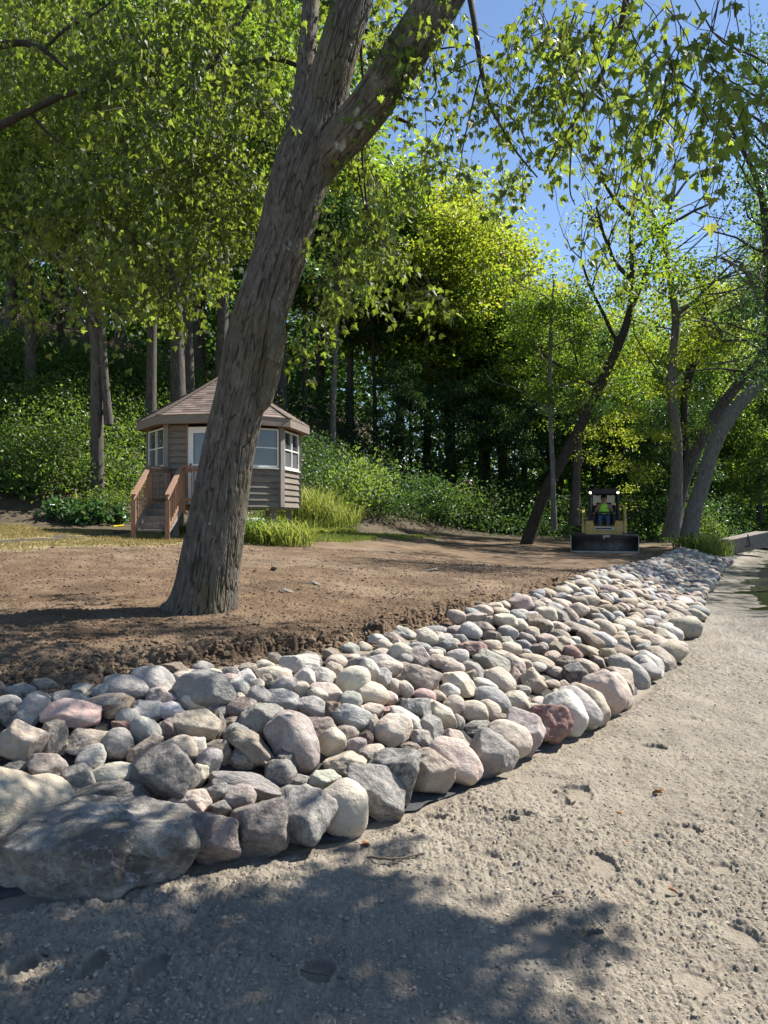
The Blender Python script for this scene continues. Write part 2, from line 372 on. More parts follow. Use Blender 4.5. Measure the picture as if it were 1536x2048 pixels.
def polar_sheet(name, r0, r1, nr, a0, a1, na, fine):
    rr = np.geomspace(r0, r1, nr) if not fine else np.concatenate([np.geomspace(.9, 1.9, 50)[:-1], np.geomspace(1.9, 9, 980)[:-1], np.geomspace(9, 17, 150)]); nr = len(rr); aa = np.linspace(R(a0), R(a1), na)
    rg, ag = np.meshgrid(rr, aa, indexing='ij'); x = (rg * np.sin(ag)).ravel(); y = (rg * np.cos(ag)).ravel()
    z = H(x, y); m, sU, sF = region_masks(x, y)
    if fine:
        d, pm = micro(x, y, sU, sF)
        z = z + d * sm((16 - np.hypot(x, y)) / 4) + (1 - sm((16 - np.hypot(x, y)) / 4)) * .02 * fbm2(x * 2, y * 2, 3, 91)
    else: z = z + .02 * fbm2(x * 2, y * 2, 3, 91)
    i = np.arange(nr - 1)[:, None] * na; j = np.arange(na - 1)[None]
    Fc = np.stack([i + j, i + j + 1, i + na + j + 1, i + na + j], -1).reshape(-1, 4)
    b = MB(); b.add(np.stack([x, y, z], 1), Fc[:, ::-1]); me = b.mesh(name, True)
    for k, v in m.items():
        a = me.attributes.new(k, 'FLOAT', 'POINT'); a.data.foreach_set('value', np.clip(v, 0, 1).astype(np.float32))
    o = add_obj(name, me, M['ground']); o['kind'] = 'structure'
    return o
polar_sheet('ground', .9, 17, 820, -42, 42, 1150, True)
polar_sheet('far_ground', 17, 700, 260, -42, 42, 420, False)
polar_sheet('side_ground', .9, 700, 160, 42, 318, 200, False)

# water
m, nt, p, out = newmat('lake_water'); q = NT(nt); tc = q.n('ShaderNodeTexCoord')
p.inputs['Base Color'].default_value = (.035, .04, .018, 1); p.inputs['Roughness'].default_value = .06; p.inputs['Specular IOR Level'].default_value = .6
nt.links.new(q.bump(q.noise(q.mapping(tc.outputs['Object'], (1, 1, 1)), 3.5, 4, .5), .12, .05), p.inputs['Normal'])
b = MB(); xs = np.linspace(2.5, 500, 60); ys = np.linspace(-60, 640, 80); xg, yg = np.meshgrid(xs, ys, indexing='ij')
i = np.arange(59)[:, None] * 80; j = np.arange(79)[None]
b.add(np.stack([xg.ravel(), yg.ravel(), np.full(xg.size, -.1)], 1), np.stack([i + j, i + 80 + j, i + 81 + j, i + j + 1], -1).reshape(-1, 4))
o = b.build('water', m); o['kind'] = 'structure'

# ---------------------------------------------------------------- stones
def ico(n):
    import bmesh
    bm = bmesh.new(); bmesh.ops.create_icosphere(bm, subdivisions=n, radius=1); 
    V = np.array([v.co[:] for v in bm.verts]); Fc = np.array([[v.index for v in f.verts] for f in bm.faces]); bm.free(); return V, Fc
ICO5 = ico(5); ICO6 = ico(6); ICO3 = ico(3); ICO1 = ico(1); ICO2 = ico(2)
def stone_shape(seed, planes=12, p=7, rough=.02, base=ICO5, flat=1.0, top=None, lo=.72):
    g = np.random.default_rng(seed); D, Fc = base
    N = g.normal(size=(planes, 3)); N /= np.linalg.norm(N, axis=1)[:, None]
    for _ in range(40):                                             # spread the facets out
        d = N[:, None] - N[None]; r = np.linalg.norm(d, axis=2) + np.eye(planes) * 9
        N = N + .03 * (d / r[..., None] ** 3).sum(1); N /= np.linalg.norm(N, axis=1)[:, None]
    dd = g.uniform(lo, 1.0, planes)
    if top is not None:
        N = np.vstack([N, top[0]]); dd = np.concatenate([dd, top[1]])
    s = np.maximum(D @ N.T, 0) / dd
    r = (s ** p).sum(1) ** (-1 / p)
    wv = noise3(D[:, 0] * 1.6 + seed, D[:, 1] * 1.6, D[:, 2] * 1.6, seed) * .07
    r = r * (1 + wv)
    P = D * r[:, None]
    for f, a in ((3.5, 1.6), (8, .8), (18, .4)):
        nn = noise3(P[:, 0] * f, P[:, 1] * f + seed, P[:, 2] * f, seed + 3)
        P = P * (1 + rough * a * nn)[:, None]
    lo, hi = P.min(0), P.max(0); P = (P - (lo + hi) / 2) / ((hi - lo) / 2)
    return P, Fc
def stone_mesh(name, mat, smooth=True, **k):
    b = MB(); b.add(*stone_shape(**k)); me = b.mesh(name, smooth); me.materials.append(mat); return me
LIB = {'r': [stone_mesh('round_stone_shape', M['rock'], seed=100 + i, planes=15, p=(5, 8, 13)[i % 3], rough=.02, lo=.64) for i in range(9)],
       'a': [stone_mesh('angular_stone_shape', M['rock_rough'] if i % 2 else M['rock'], seed=200 + i, planes=11 + i % 3, p=24, rough=.03, lo=.58) for i in range(10)],
       'k': [stone_mesh('blocky_stone_shape', M['rock_rough'] if i % 2 else M['rock'], seed=300 + i, planes=9, p=16, rough=.03, lo=.7) for i in range(6)]}
CO = {'cr': ((.50, .435, .33), 'cream'), 'be': ((.42, .35, .27), 'beige'), 'lg': ((.43, .41, .38), 'light grey'), 'gr': ((.27, .26, .245), 'grey'), 'bg': ((.25, .262, .268), 'blue-grey'),
      'dg': ((.125, .12, .112), 'dark grey'), 'bk': ((.055, .056, .056), 'blackish'), 'pk': ((.46, .29, .26), 'pink'), 'sa': ((.50, .25, .19), 'salmon'), 'rd': ((.27, .115, .085), 'red'),
      'rb': ((.13, .078, .062), 'dark red-brown'), 'br': ((.21, .16, .12), 'brown'), 'tn': ((.345, .275, .195), 'tan'), 'or': ((.30, .19, .09), 'orange-brown'), 'mv': ((.25, .195, .185), 'mauve'),
      'wh': ((.60, .585, .55), 'white'), 'gg': ((.33, .345, .29), 'green-grey'), 'pb': ((.42, .33, .275), 'pinkish beige')}
# centre x, y, width, height in photo pixels, tilt of the long axis, kind, colour, own words (a landmark) or None
ST = '''63,1423,62,72,-70,a,bg,pale blue-grey speckled upright stone
142,1432,108,58,-6,a,pk,large pink wedge-shaped stone
142,1402,68,36,-8,r,gr,
237,1422,64,28,24,r,or,orange-brown finger-shaped stone
44,1487,94,92,0,a,tn,rough pitted tan boulder at the left edge
107,1484,56,68,0,a,br,
176,1484,92,54,14,k,tn,long tan block with a crumbly top
256,1440,42,42,-50,r,lg,
244,1460,44,28,-32,k,sa,small bright salmon-pink block
236,1491,60,62,-20,r,gr,smooth round grey stone below the salmon block
292,1466,54,68,15,r,bg,grey egg-shaped stone with swirled bands
183,1522,58,48,10,r,lg,
229,1554,84,52,-12,r,cr,cream oval stone with a cracked right end
101,1551,88,70,-15,a,br,
166,1560,80,50,-30,a,dg,
125,1596,64,54,-20,a,dg,
217,1597,148,48,3,a,dg,long flat dark stone lying on the giant slab boulder
-5,1640,250,170,-18,k,cr,huge cream boulder cut by the left edge
32,1548,58,36,0,k,gr,
15,1434,46,52,0,a,dg,
8,1416,60,36,0,r,gr,
92,1434,32,48,40,r,be,
219,1410,94,36,6,a,br,
297,1425,66,46,-25,a,lg,mottled black and white stone
209,1386,46,36,0,r,bg,
256,1380,84,52,0,r,gr,smooth grey dome-shaped stone
305,1368,86,66,-25,r,gr,larger grey dome behind the smooth one
325,1399,62,40,-12,a,mv,
408,1385,116,82,-12,a,bg,broad blue-grey boulder on the crest
385,1406,60,38,-20,r,cr,
350,1430,70,36,-22,a,wh,white wedge stone
393,1457,92,68,-10,a,tn,big rough tan stone
339,1462,50,44,-20,a,rb,
437,1456,28,58,0,a,mv,
434,1424,48,30,0,r,dg,
389,1494,44,46,-30,a,lg,
364,1505,60,54,-20,r,tn,
289,1509,88,50,38,a,br,
328,1552,118,122,55,a,dg,large dark pyramid-shaped stone
397,1558,36,50,-30,a,cr,
417,1531,56,52,10,r,gr,
449,1511,34,46,0,k,tn,
432,1493,54,24,0,a,cr,
486,1521,54,44,0,r,dg,
509,1505,112,50,-36,a,tn,
472,1470,52,44,20,a,bg,
466,1448,36,28,0,a,be,
483,1421,70,48,-5,r,rb,smooth dark maroon stone
523,1447,84,70,-8,a,gr,
592,1490,126,88,-52,r,mv,long leaning brown-grey boulder
575,1520,56,62,-40,a,dg,
560,1549,60,58,-20,r,dg,
489,1570,140,46,-12,a,gr,
429,1585,62,38,10,r,dg,
478,1600,66,52,15,r,mv,
381,1613,78,58,0,k,pb,pinkish brown stone on the corner of the slab boulder
438,1616,50,30,0,r,dg,
421,1676,110,106,0,k,mv,blocky purple-grey stone with white veins touching the slab boulder
525,1652,102,118,-62,k,mv,upright purple-brown stone in the front row
621,1641,114,108,0,k,dg,round charcoal boulder in the front row
688,1616,106,100,-35,r,cr,cream boulder in the front row
755,1582,136,82,-42,a,dg,dark grey leaning boulder with a pale top facet
792,1551,110,118,-60,a,bk,black slab-faced boulder
858,1549,84,102,-70,a,pb,
910,1524,110,84,-22,r,pb,smooth pinkish beige boulder in the front row
977,1509,88,94,-50,a,gr,
1012,1482,80,90,-58,r,be,
1040,1466,88,88,-50,a,mv,mauve wedge-shaped boulder
1098,1449,82,92,-50,k,rd,brick red boulder
1128,1428,86,76,-48,r,lg,
1152,1420,92,70,-46,r,gr,
1178,1412,96,62,-40,r,tn,
1207,1388,90,78,-50,r,pb,
1230,1384,78,56,-55,r,be,
1232,1362,72,60,-25,k,tn,
1258,1346,88,48,-38,r,gr,
1290,1338,56,40,-38,r,gr,
1299,1333,60,46,-40,r,lg,
1320,1322,64,42,-35,r,br,
1318,1298,68,46,-22,r,tn,
1330,1280,54,34,-35,r,be,
1338,1268,54,34,-28,r,lg,
1352,1250,54,36,-38,r,tn,
1357,1231,58,34,-30,r,br,
1372,1212,48,28,-22,r,lg,
1155,1357,62,56,-15,k,bk,blackish green round stone
1276,1268,58,30,-5,r,tn,
601,1334,80,48,-5,a,wh,white angular stone on the crest
605,1360,50,42,0,a,lg,
646,1357,46,40,-20,r,lg,
548,1353,68,38,0,r,cr,
538,1367,30,34,0,a,tn,
568,1374,50,40,-8,r,gr,
600,1383,40,36,0,r,cr,
563,1404,68,38,-14,r,bg,oval blue-grey stone with frosted patches
621,1416,60,40,-12,r,gr,
637,1398,46,34,-20,r,cr,
650,1387,64,42,-20,r,pb,
517,1395,52,40,0,r,gr,
512,1374,32,26,0,r,cr,
478,1379,50,40,-15,r,lg,
493,1357,46,32,-8,a,wh,
460,1347,36,24,0,r,dg,
457,1361,32,22,20,a,pk,
429,1352,34,24,-20,r,cr,
476,1399,28,22,0,r,cr,
664,1425,34,38,0,k,or,small orange-brown block
636,1459,76,56,-18,a,rb,shiny dark red-brown stone
674,1327,46,28,0,r,be,
668,1343,34,30,-20,r,be,
703,1365,74,54,24,r,cr,large cream speckled oval stone
709,1333,54,28,20,a,gr,
739,1347,56,40,-55,r,lg,
744,1391,66,46,-12,r,cr,
700,1404,46,40,0,r,gg,
702,1440,76,50,-15,r,bg,shaded blue-grey oval stone
744,1423,48,28,-8,r,cr,
745,1450,26,40,0,r,be,
766,1327,62,32,-8,r,gr,
777,1340,56,36,12,r,pb,
768,1364,32,46,-20,a,bg,
801,1306,44,38,10,r,cr,
808,1320,34,24,0,r,gr,
838,1315,46,38,-40,a,mv,
842,1297,46,24,-10,r,bg,
836,1358,88,54,-8,k,pb,wide pinkish tan block
793,1374,32,32,0,r,pb,
811,1381,32,34,0,r,pb,
865,1374,24,28,0,k,or,
849,1393,44,28,-15,r,pk,
779,1401,32,28,0,r,pb,
803,1410,30,24,0,a,rb,
783,1422,40,20,0,a,pk,
831,1425,60,60,-15,k,bg,dark teal-grey faceted stone
787,1465,72,60,0,r,cr,big round cream-grey cobble
810,1444,70,38,-32,r,lg,
863,1457,46,54,30,a,gr,
842,1482,46,40,-10,a,lg,
885,1438,64,42,-32,r,cr,
664,1491,54,60,-30,r,cr,yellowish cream stone
694,1473,46,36,8,r,br,
711,1497,46,38,15,r,mv,
731,1479,30,34,0,a,rb,
690,1534,82,50,-5,a,tn,
648,1566,66,50,10,k,gg,pale green-grey stone
585,1594,84,34,8,a,dg,
596,1563,42,24,0,r,dg,
748,1506,46,28,0,r,be,
913,1481,58,38,-12,k,pb,
954,1460,58,28,10,a,dg,
948,1427,56,44,-10,r,cr,
905,1412,46,40,10,r,be,
977,1426,48,40,-40,r,be,
918,1447,22,34,0,r,gr,
985,1402,74,46,-24,r,bg,smooth blue-grey oblong stone
1032,1404,54,44,-20,r,cr,
997,1363,66,48,-35,r,be,
985,1329,78,44,-32,a,gg,
948,1345,56,34,-32,r,gr,
903,1338,50,32,-8,r,pb,
939,1354,24,30,-20,a,br,
921,1370,76,46,-30,a,cr,
897,1384,48,32,-5,r,lg,
969,1374,52,26,-15,r,lg,
915,1315,42,30,-5,r,lg,
946,1299,64,36,-15,k,rd,rosy red stone on the upper slope
893,1294,42,26,10,a,bg,
886,1283,38,30,5,r,lg,
852,1277,42,36,-38,r,cr,
867,1310,38,20,0,r,cr,
876,1326,40,28,-15,r,pb,
942,1264,42,32,-25,r,lg,
944,1240,58,24,14,a,mv,
967,1256,44,22,-10,a,br,
982,1243,28,20,0,r,be,
999,1240,26,20,-20,r,gr,
985,1275,40,24,-15,a,br,
1017,1266,38,28,0,r,lg,
1038,1251,34,26,-20,r,cr,
1065,1268,30,26,-20,r,cr,
1074,1251,58,38,-24,k,br,dark brown-grey block near the crest
984,1293,38,24,-10,r,be,
1021,1300,42,28,0,r,be,
1027,1330,52,32,-38,r,pb,
1030,1354,30,36,0,k,pk,
1067,1366,54,52,-15,k,tn,
1110,1344,44,22,-10,r,pb,
1121,1355,22,18,0,a,be,
1103,1370,32,18,0,r,be,
1128,1372,24,20,-25,a,be,
1075,1335,34,20,-5,r,lg,
1072,1323,68,26,-12,r,tn,
1104,1315,36,26,-10,r,tn,
1143,1308,44,30,-28,r,rd,oval maroon-pink stone
1125,1327,44,30,10,a,br,
1111,1298,32,26,0,k,tn,
1095,1281,44,26,-22,r,pb,
1120,1274,44,28,-22,r,br,
1074,1301,34,24,0,a,rb,
1086,1294,20,18,0,r,lg,
1169,1251,36,24,-8,r,lg,
1114,1232,62,28,-24,a,gr,
1140,1235,42,28,-40,r,br,
1111,1208,58,22,8,r,pb,
1158,1263,74,26,-20,a,br,
1185,1229,36,30,-30,a,tn,
1160,1210,32,24,-20,r,gr,
1213,1282,42,24,-22,r,wh,
1182,1304,42,20,-22,r,pb,
1237,1303,40,28,-45,a,rb,
1255,1301,44,30,-32,a,dg,
1273,1288,36,26,-30,r,tn,
1195,1326,36,24,-35,a,br,
1213,1312,34,22,-25,r,tn,
1174,1336,54,28,-22,r,tn,
1012,1284,34,22,-10,a,lg,
1048,1290,30,20,-20,r,bg,
1054,1279,34,20,-25,r,mv,
1050,1308,28,20,0,r,gr,
1008,1311,28,18,-10,r,be,
1000,1312,50,20,-10,a,gg,
1138,1291,40,22,-24,r,pb,
1150,1284,26,18,0,r,wh,
1095,1253,32,22,-30,r,lg,
1119,1255,40,20,-25,r,be,
1020,1232,30,20,0,r,lg,
1045,1230,30,22,-10,r,lg,
1060,1236,26,18,0,a,tn
730,1517,30,24,0,a,gr,
820,1500,40,22,0,a,be,
858,1410,30,22,0,r,cr,
875,1396,34,22,-20,r,tn,
690,1350,24,22,0,r,tn,
722,1425,24,20,0,r,be,
1003,1440,40,24,0,a,tn,
1062,1420,44,24,15,r,gg,'''
stones = []          # world x, y, r for packing; and label data
STG = 'stones of the riprap bank'
def place_stone(name, me, p, half, tilt, yawv, colour, extra=(0, 0)):
    o = bpy.data.objects.new(name, me); col.objects.link(o)
    o.location = tuple(p)
    az = math.atan2(p[0], p[1])
    Rm = Matrix.Rotation(-az, 3, 'Z') @ Matrix.Rotation(R(-tilt), 3, 'Y')    # tilt in the plane facing the viewer
    Q = Rm @ Matrix.Diagonal((half[0], half[1], half[2])) @ Matrix.Rotation(yawv, 3, 'Z') @ Matrix.Rotation(extra[0], 3, 'X') 
    # keep a clean rotation and scale: the library shape is already random, quarter turns vary it
    qt = Matrix.Rotation(round(yawv / (math.pi / 2)) * math.pi / 2, 3, 'Z') @ Matrix.Rotation(round(extra[0] / (math.pi / 2)) * math.pi / 2, 3, 'X')
    h = Vector(half); hl = [0, 0, 0]
    qi = qt.inverted()
    for k in range(3):
        ax = qt @ Vector([1 if i == k else 0 for i in range(3)])
        hl[k] = abs(ax[0]) * half[0] + abs(ax[1]) * half[1] + abs(ax[2]) * half[2]
    o.rotation_euler = (Rm @ qt).to_euler(); o.scale = hl
    o.color = (*[(.82 * c_ + .18 * sum(colour) / 3) * k_ for c_, k_ in zip(colour, (1.26, 1.20, 1.12))], 1)
    return o
gs = np.random.default_rng(11)
for i, line in enumerate(ST.strip().split('\n')):
    a = line.split(','); px, py, w, h, ang = map(float, a[:5]); kind, cc = a[5], a[6]; own = a[7] if len(a) > 7 else ''; front = py + h * .5 > 1700 - max(0, px - 500) * .36 - 30 and px > 370
    rd = math.radians(ang); vh = math.sqrt((w * math.sin(rd)) ** 2 + (h * math.cos(rd)) ** 2)
    # w,h are already along the tilted axes when |ang| is small; for steep tilts h is the short axis
    d = 5.0
    for _ in range(4):
        hm = vh / F_PX * d; g = G(px, py, lift=hm * (.46 if front else .32)); d = g[1]
    W_, H_ = w / F_PX * d / 2, h / F_PX * d / 2
    D_ = (W_ + H_) / 2 * gs.uniform(.85, 1.15)
    if px < 0: D_ = .22
    c = np.array(CO[cc][0]) * gs.uniform(.9, 1.1) * (1 + gs.uniform(-.04, .04, 3))
    me = LIB[kind][gs.integers(len(LIB[kind]))]
    o = place_stone('boulder' if w * d / F_PX > .3 else 'stone', me, g, (W_ * 1.10, D_, H_ * 1.10), ang, gs.integers(4) * math.pi / 2, tuple(c), (gs.integers(4) * math.pi / 2, 0))
    stones.append(dict(o=o, x=g[0], y=g[1], r=(W_ + D_) / 2, px=px, py=py, w=w * d / F_PX, cc=cc, kind=kind, own=own, ar=w / h))

# the giant slab boulder at the lower left: own shape
bp = G(200, 1765)
tops = (np.array([[0, .25, 1.], [.95, -.1, .35], [0, -1, .12], [-.98, -.2, .3], [.7, -.7, .0], [.5, -.4, -.75], [.25, -.6, .75]]), np.array([.74, .92, .80, .97, 1.0, .80, .98]))
tops[0][:] /= np.linalg.norm(tops[0], axis=1)[:, None]

def hull_stone(outline, cx, cy, scale, depth, seed, p=70, rough=.018):
    """stone whose front silhouette is the given outline (photo pixels), metres"""
    o = (np.array(outline, float) - [cx, cy]) * [1, -1] * scale; N = []; D = []
    for a, c in zip(o, np.roll(o, -1, 0)):
        e = c - a; n = np.array([-e[1], e[0]]); n /= np.linalg.norm(n); dd = n @ a
        if dd < 0: n, dd = -n, -dd
        N.append([n[0], 0, n[1]]); D.append(dd)
    for n, dd in (((0, -1, .08), depth), ((0, 1, 0), depth * 1.1), ((.35, -.85, .1), depth * 1.02), ((-.05, -.33, .94), .185), ((.1, -.62, .78), .225), ((-.3, -.9, -.25), depth * 1.02), ((.5, -.6, -.4), depth * 1.05), ((.2, .6, .7), depth * 1.1)):
        n = np.array(n, float); N.append(n / np.linalg.norm(n)); D.append(dd)
    N = np.array(N); D = np.array(D); V, Fc = ICO6; s_ = np.maximum(V @ N.T, 0) / D; r_ = (s_ ** p).sum(1) ** (-1 / p); P_ = V * r_[:, None]
    for f, a in ((5, .022), (11, .012), (26, .005), (60, .0022)):
        nn = noise3(P_[:, 0] * f + seed, P_[:, 1] * f, P_[:, 2] * f, seed); P_ = P_ * (1 + (a * (1 - 2 * np.abs(nn)) / np.linalg.norm(P_, axis=1))[:, None])
    return P_, Fc
P, Fc = hull_stone([(46, 1660), (70, 1638), (200, 1634), (345, 1642), (372, 1660), (388, 1694), (350, 1746), (200, 1795), (12, 1816), (16, 1760)], 200, 1705, 3.22 / F_PX, .24, 4)
b = MB(); b.add(P, Fc); me = b.mesh('slab_boulder', True); me.materials.append(M['rock_rough'])
slab = add_obj('boulder', me); slab.location = tuple(W(200, 1705, 3.22))
slab.rotation_euler = (0, 0, R(3)); slab.color = (.10, .088, .070, 1)
stones.append(dict(o=slab, x=slab.location.x, y=3.3, r=.33, px=200, py=1705, w=.8, cc='dg', kind='k', own='giant dark flat-topped slab boulder at the lower left', ar=2))

# packed stones along the rest of the bank
bandc = []
FA = np.array(F_L); UA = np.array(U_L)
def along(poly, n):
    L = np.concatenate([[0], np.cumsum(np.hypot(*np.diff(poly, axis=0).T))]); return L
def pt_on(poly, y):
    return np.array([np.interp(y, poly[:, 1], poly[:, 0]), y])
F2 = FA[2:]; U2 = UA[2:]
cand = []
occ = [(s['x'], s['y'], s['r']) for s in stones]
def free(x, y, r, k=.78):
    A = np.array(occ); return not (np.hypot(A[:, 0] - x, A[:, 1] - y) < (A[:, 2] + r) * k).any()
TW = np.linspace(0, 1, 241)
Fs = np.array([[np.interp(t, np.linspace(0, 1, len(F2)), F2[:, i]) for i in (0, 1)] for t in TW])
# matched sections of the two edges: (front point, crest point)
SEC = [((-1.55, 2.91), (-2.4, 3.95)), ((-.8, 3.26), (-1.28, 4.73)), ((.12, 3.89), (-.3, 5.4)), ((1.23, 5.14), (.34, 6.38)), ((2.21, 6.52), (1.17, 7.74)), ((3.07, 8.13), (1.9, 9.0)), ((4.57, 11.3), (3.18, 11.9)), ((5.78, 14.07), (4.4, 14.3)), ((8.35, 19.4), (7.0, 19.7)), ((9.7, 22.2), (8.6, 23.0)), ((11.4, 25.3), (10.0, 26.0))]
def sec_pt(s, t):
    k = min(int(s), len(SEC) - 2); f = s - k
    a = np.array(SEC[k][0]) * (1 - f) + np.array(SEC[k + 1][0]) * f; c = np.array(SEC[k][1]) * (1 - f) + np.array(SEC[k + 1][1]) * f
    return a * (1 - t) + c * t
pal_near = ['cr', 'be', 'lg', 'gr', 'tn', 'pb', 'be', 'tn', 'gr', 'br', 'lg', 'mv']; pal_far = ['lg', 'gr', 'be', 'gr', 'tn', 'tn', 'gr', 'mv', 'pb', 'br']
filler = []
for tries in range(26000):
    s = gs.uniform(0, len(SEC) - 1.001); t = gs.uniform(0, 1)
    x, y = sec_pt(s, t)
    r = gs.uniform(.075, .125) if t > .14 else gs.uniform(.13, .19)
    if t > .93: r *= .8
    if y < 6.6 and x < 1.2: r = gs.uniform(.05, .09)
    if y > 12: r *= .88
    if y < 3.25 and x < -.75: continue
    if free(x, y, r, .80 if y > 7 else .97):
        occ.append((x, y, r)); filler.append((x, y, r, t))
filler.sort(key=lambda f: f[1])
NIND = 296 - len(stones)
fb = MB(); far_items = []
for n, (x, y, r, t) in enumerate(filler):
    z = H1(x, y); kk = ['r', 'r', 'r', 'a', 'k'][gs.integers(5)]; cc = (pal_near if y < 12 else pal_far)[gs.integers(10)]
    c = np.array(CO[cc][0]) * gs.uniform(.85, 1.12) * (1 + gs.uniform(-.04, .04, 3))
    half = np.array([r * gs.uniform(.95, 1.3), r * gs.uniform(.8, 1.0), r * gs.uniform(.6, .85)])
    zc = z + half[2] * .45 + (.05 if y > 6.6 else -.01)
    me = LIB[kk][gs.integers(len(LIB[kk]))]; tl = gs.uniform(-35, 5)
    if n < NIND:
        o = place_stone('stone', me, (x, y, zc), half, tl, gs.integers(4) * math.pi / 2, tuple(c), (gs.integers(4) * math.pi / 2, 0))
        pxx = 768 + x / y * F_PX; pyy = HOR - (zc - CZ) / y * F_PX
        stones.append(dict(o=o, x=x, y=y, r=r, px=pxx, py=pyy, w=2 * r, cc=cc, kind=kk, own='', ar=1.3))
    else: far_items.append((x, y, zc, half, tl, c))
# far remainder of the bank as one object, colour kept per stone
Pl, Fl = [], []
cols = []
low = [stone_shape(seed=700 + i, planes=10, p=[4.5, 12][i % 2], rough=.015, base=ICO3) for i in range(6)]
fb = MB()
for (x, y, z, half, tl, c) in far_items:
    P, Fc = low[gs.integers(6)]; a = R(tl); rz = gs.uniform(0, 6.28)
    rm = np.array(Matrix.Rotation(gs.uniform(-.5, .5), 3, 'Z') @ Matrix.Rotation(-a, 3, 'Y') )
    P2 = (P * half) @ rm.T + np.array([x, y, z]); fb.add(P2, Fc); cols.append(np.tile(c, (len(P2), 1)))
m, nt, p, out = newmat('distant_stone'); q = NT(nt); at = q.n('ShaderNodeAttribute'); at.attribute_name = 'stone_tint'
tcn = q.n('ShaderNodeTexCoord')
nt.links.new(q.mix(q.rampf(q.noise(tcn.outputs['Object'], 14, 6), [(.35, .6), (.6, 0)]), at.outputs['Color'], q.mix(.6, at.outputs['Color'], (.08, .075, .07))), p.inputs['Base Color'])
p.inputs['Roughness'].default_value = .8; nt.links.new(q.bump(q.noise(tcn.outputs['Object'], 40, 5), .5, .02), p.inputs['Normal'])
me = fb.mesh('distant_riprap', True); ca = me.attributes.new('stone_tint', 'FLOAT_COLOR', 'POINT'); cc_ = np.vstack(cols); ca.data.foreach_set('color', np.hstack([cc_, np.ones((len(cc_), 1))]).astype(np.float32).ravel())
o = add_obj('distant_riprap', me, m); tag(o, 'many small grey and beige stones at the far end of the riprap bank', 'stones', kind='stuff')

# labels that single each stone out
def size_word(w): return 'big' if w > .27 else 'medium' if w > .17 else 'small'
def shape_word(s): return {'r': 'rounded' if s['ar'] < 1.35 else 'oblong', 'a': 'angular' if s['ar'] < 1.6 else 'long angular', 'k': 'blocky'}[s['kind']]
marks = [s for s in stones if s['own']]
used = set(); refs = []
for s in marks:
    s['lab'] = s['own'] if ('stone' in s['own'] or 'boulder' in s['own'] or 'dome' in s['own'] or 'block' in s['own'] or 'cobble' in s['own']) else s['own'] + ' stone'
    if len(s['lab'].split()) < 4: s['lab'] += ' in the riprap'
    used.add(s['lab']); tag(s['o'], s['lab'], 'stone', STG); refs.append((s['px'], s['py'], s['own']))
def relation(dx, dy):
    a = math.degrees(math.atan2(-dy, dx)); k = int(((a + 22.5) % 360) // 45)
    return ['right of', 'above and right of', 'directly above', 'above and left of', 'left of', 'below and left of', 'directly below', 'below and right of'][k]
for s in sorted([s for s in stones if not s['own']], key=lambda s: (s['y'])):
    R_ = sorted(refs, key=lambda q_: math.hypot(q_[0] - s['px'], (q_[1] - s['py']) * 1.4)); done = False
    cname = CO[s['cc']][1]
    for near in ('', 'a little ', 'further ', 'well '):
        for rf in R_[:9]:
            rel = relation(s['px'] - rf[0], s['py'] - rf[1]); own = rf[2]
            for wd in (f"{cname} {shape_word(s)} stone", f"{size_word(s['w'])} {cname} {shape_word(s)} stone"):
                words = own.replace(' in the front row', '').replace(' at the lower left', '').replace(' touching the slab boulder', '').replace(' on the crest', '').replace(' with a pale top facet', '').replace(' with white veins', '').replace(' on the upper slope', '').replace(' at the left edge', '').replace(' near the crest', '')
                lab = f"{wd} {near}{rel} the {words}"
                if lab not in used and len(lab.split()) <= 16: done = True; break
            if done: break
        if done: break
    used.add(lab); tag(s['o'], lab, 'stone', STG)

# clods: sand and soil crumbs
def clods(name, n, mat, xs, sizes, label, seed, cond):
    g = np.random.default_rng(seed); b = MB(); V, Fc = ICO1
    x, y = xs(g, n); m, sU, sF = region_masks(x, y); dz, pm = micro(x, y, sU, sF); k = cond(sU, sF, x, y) & (pm < .3)
    x, y, dz = x[k], y[k], dz[k]; z = H(x, y) + dz; s = sizes(g, len(x))
    sU, = (sU[k],)
    jit = V[None] * (1 + g.uniform(-.35, .35, (len(x), len(V), 1))) * s[:, None, None] * g.uniform(.6, 1.25, (len(x), 1, 3))
    P = jit * [1, 1, .7] + np.stack([x, y, z + s * .1], 1)[:, None]
    FF = (Fc[None] + (np.arange(len(x)) * len(V))[:, None, None]).reshape(-1, 3)
    b.add(P.reshape(-1, 3), FF); o = b.build(name, mat, None, False); tag(o, label, 'clods', kind='stuff'); return o
def polar_xy(r0, r1, a0, a1):
    def f(g, n):
        r = np.exp(g.uniform(math.log(r0), math.log(r1), n)); a = R(1) * g.uniform(a0, a1, n); return r * np.sin(a), r * np.cos(a)
    return f
clods('sand_crumbs', 34000, M['sand_clod'], polar_xy(1.9, 12, -34, 34), lambda g, n: np.clip(np.exp(g.normal(math.log(.0036), .5, n)), .0016, .011), 'loose crumbs of dry sand scattered over the beach', 21, lambda sU, sF, x, y: (sF < -.02) & (x < 4.3))
clods('soil_crumbs', 42000, M['dirt_clod'], polar_xy(3.7, 17, -34, 34), lambda g, n: np.clip(np.exp(g.normal(math.log(.0070), .5, n)), .0025, .024), 'loose crumbs of brown soil scattered over the graded lot', 22, lambda sU, sF, x, y: sU > .02)
def near_edge(g, n):
    t = g.uniform(0, 1, n); poly = np.array(U_L[2:14]); L = np.linspace(0, 1, len(poly)); x = np.interp(t ** 1.5, L, poly[:, 0]); y = np.interp(t ** 1.5, L, poly[:, 1])
    o_ = np.abs(g.normal(0, .35, n)); return x - o_ * .75, y + o_ * .6
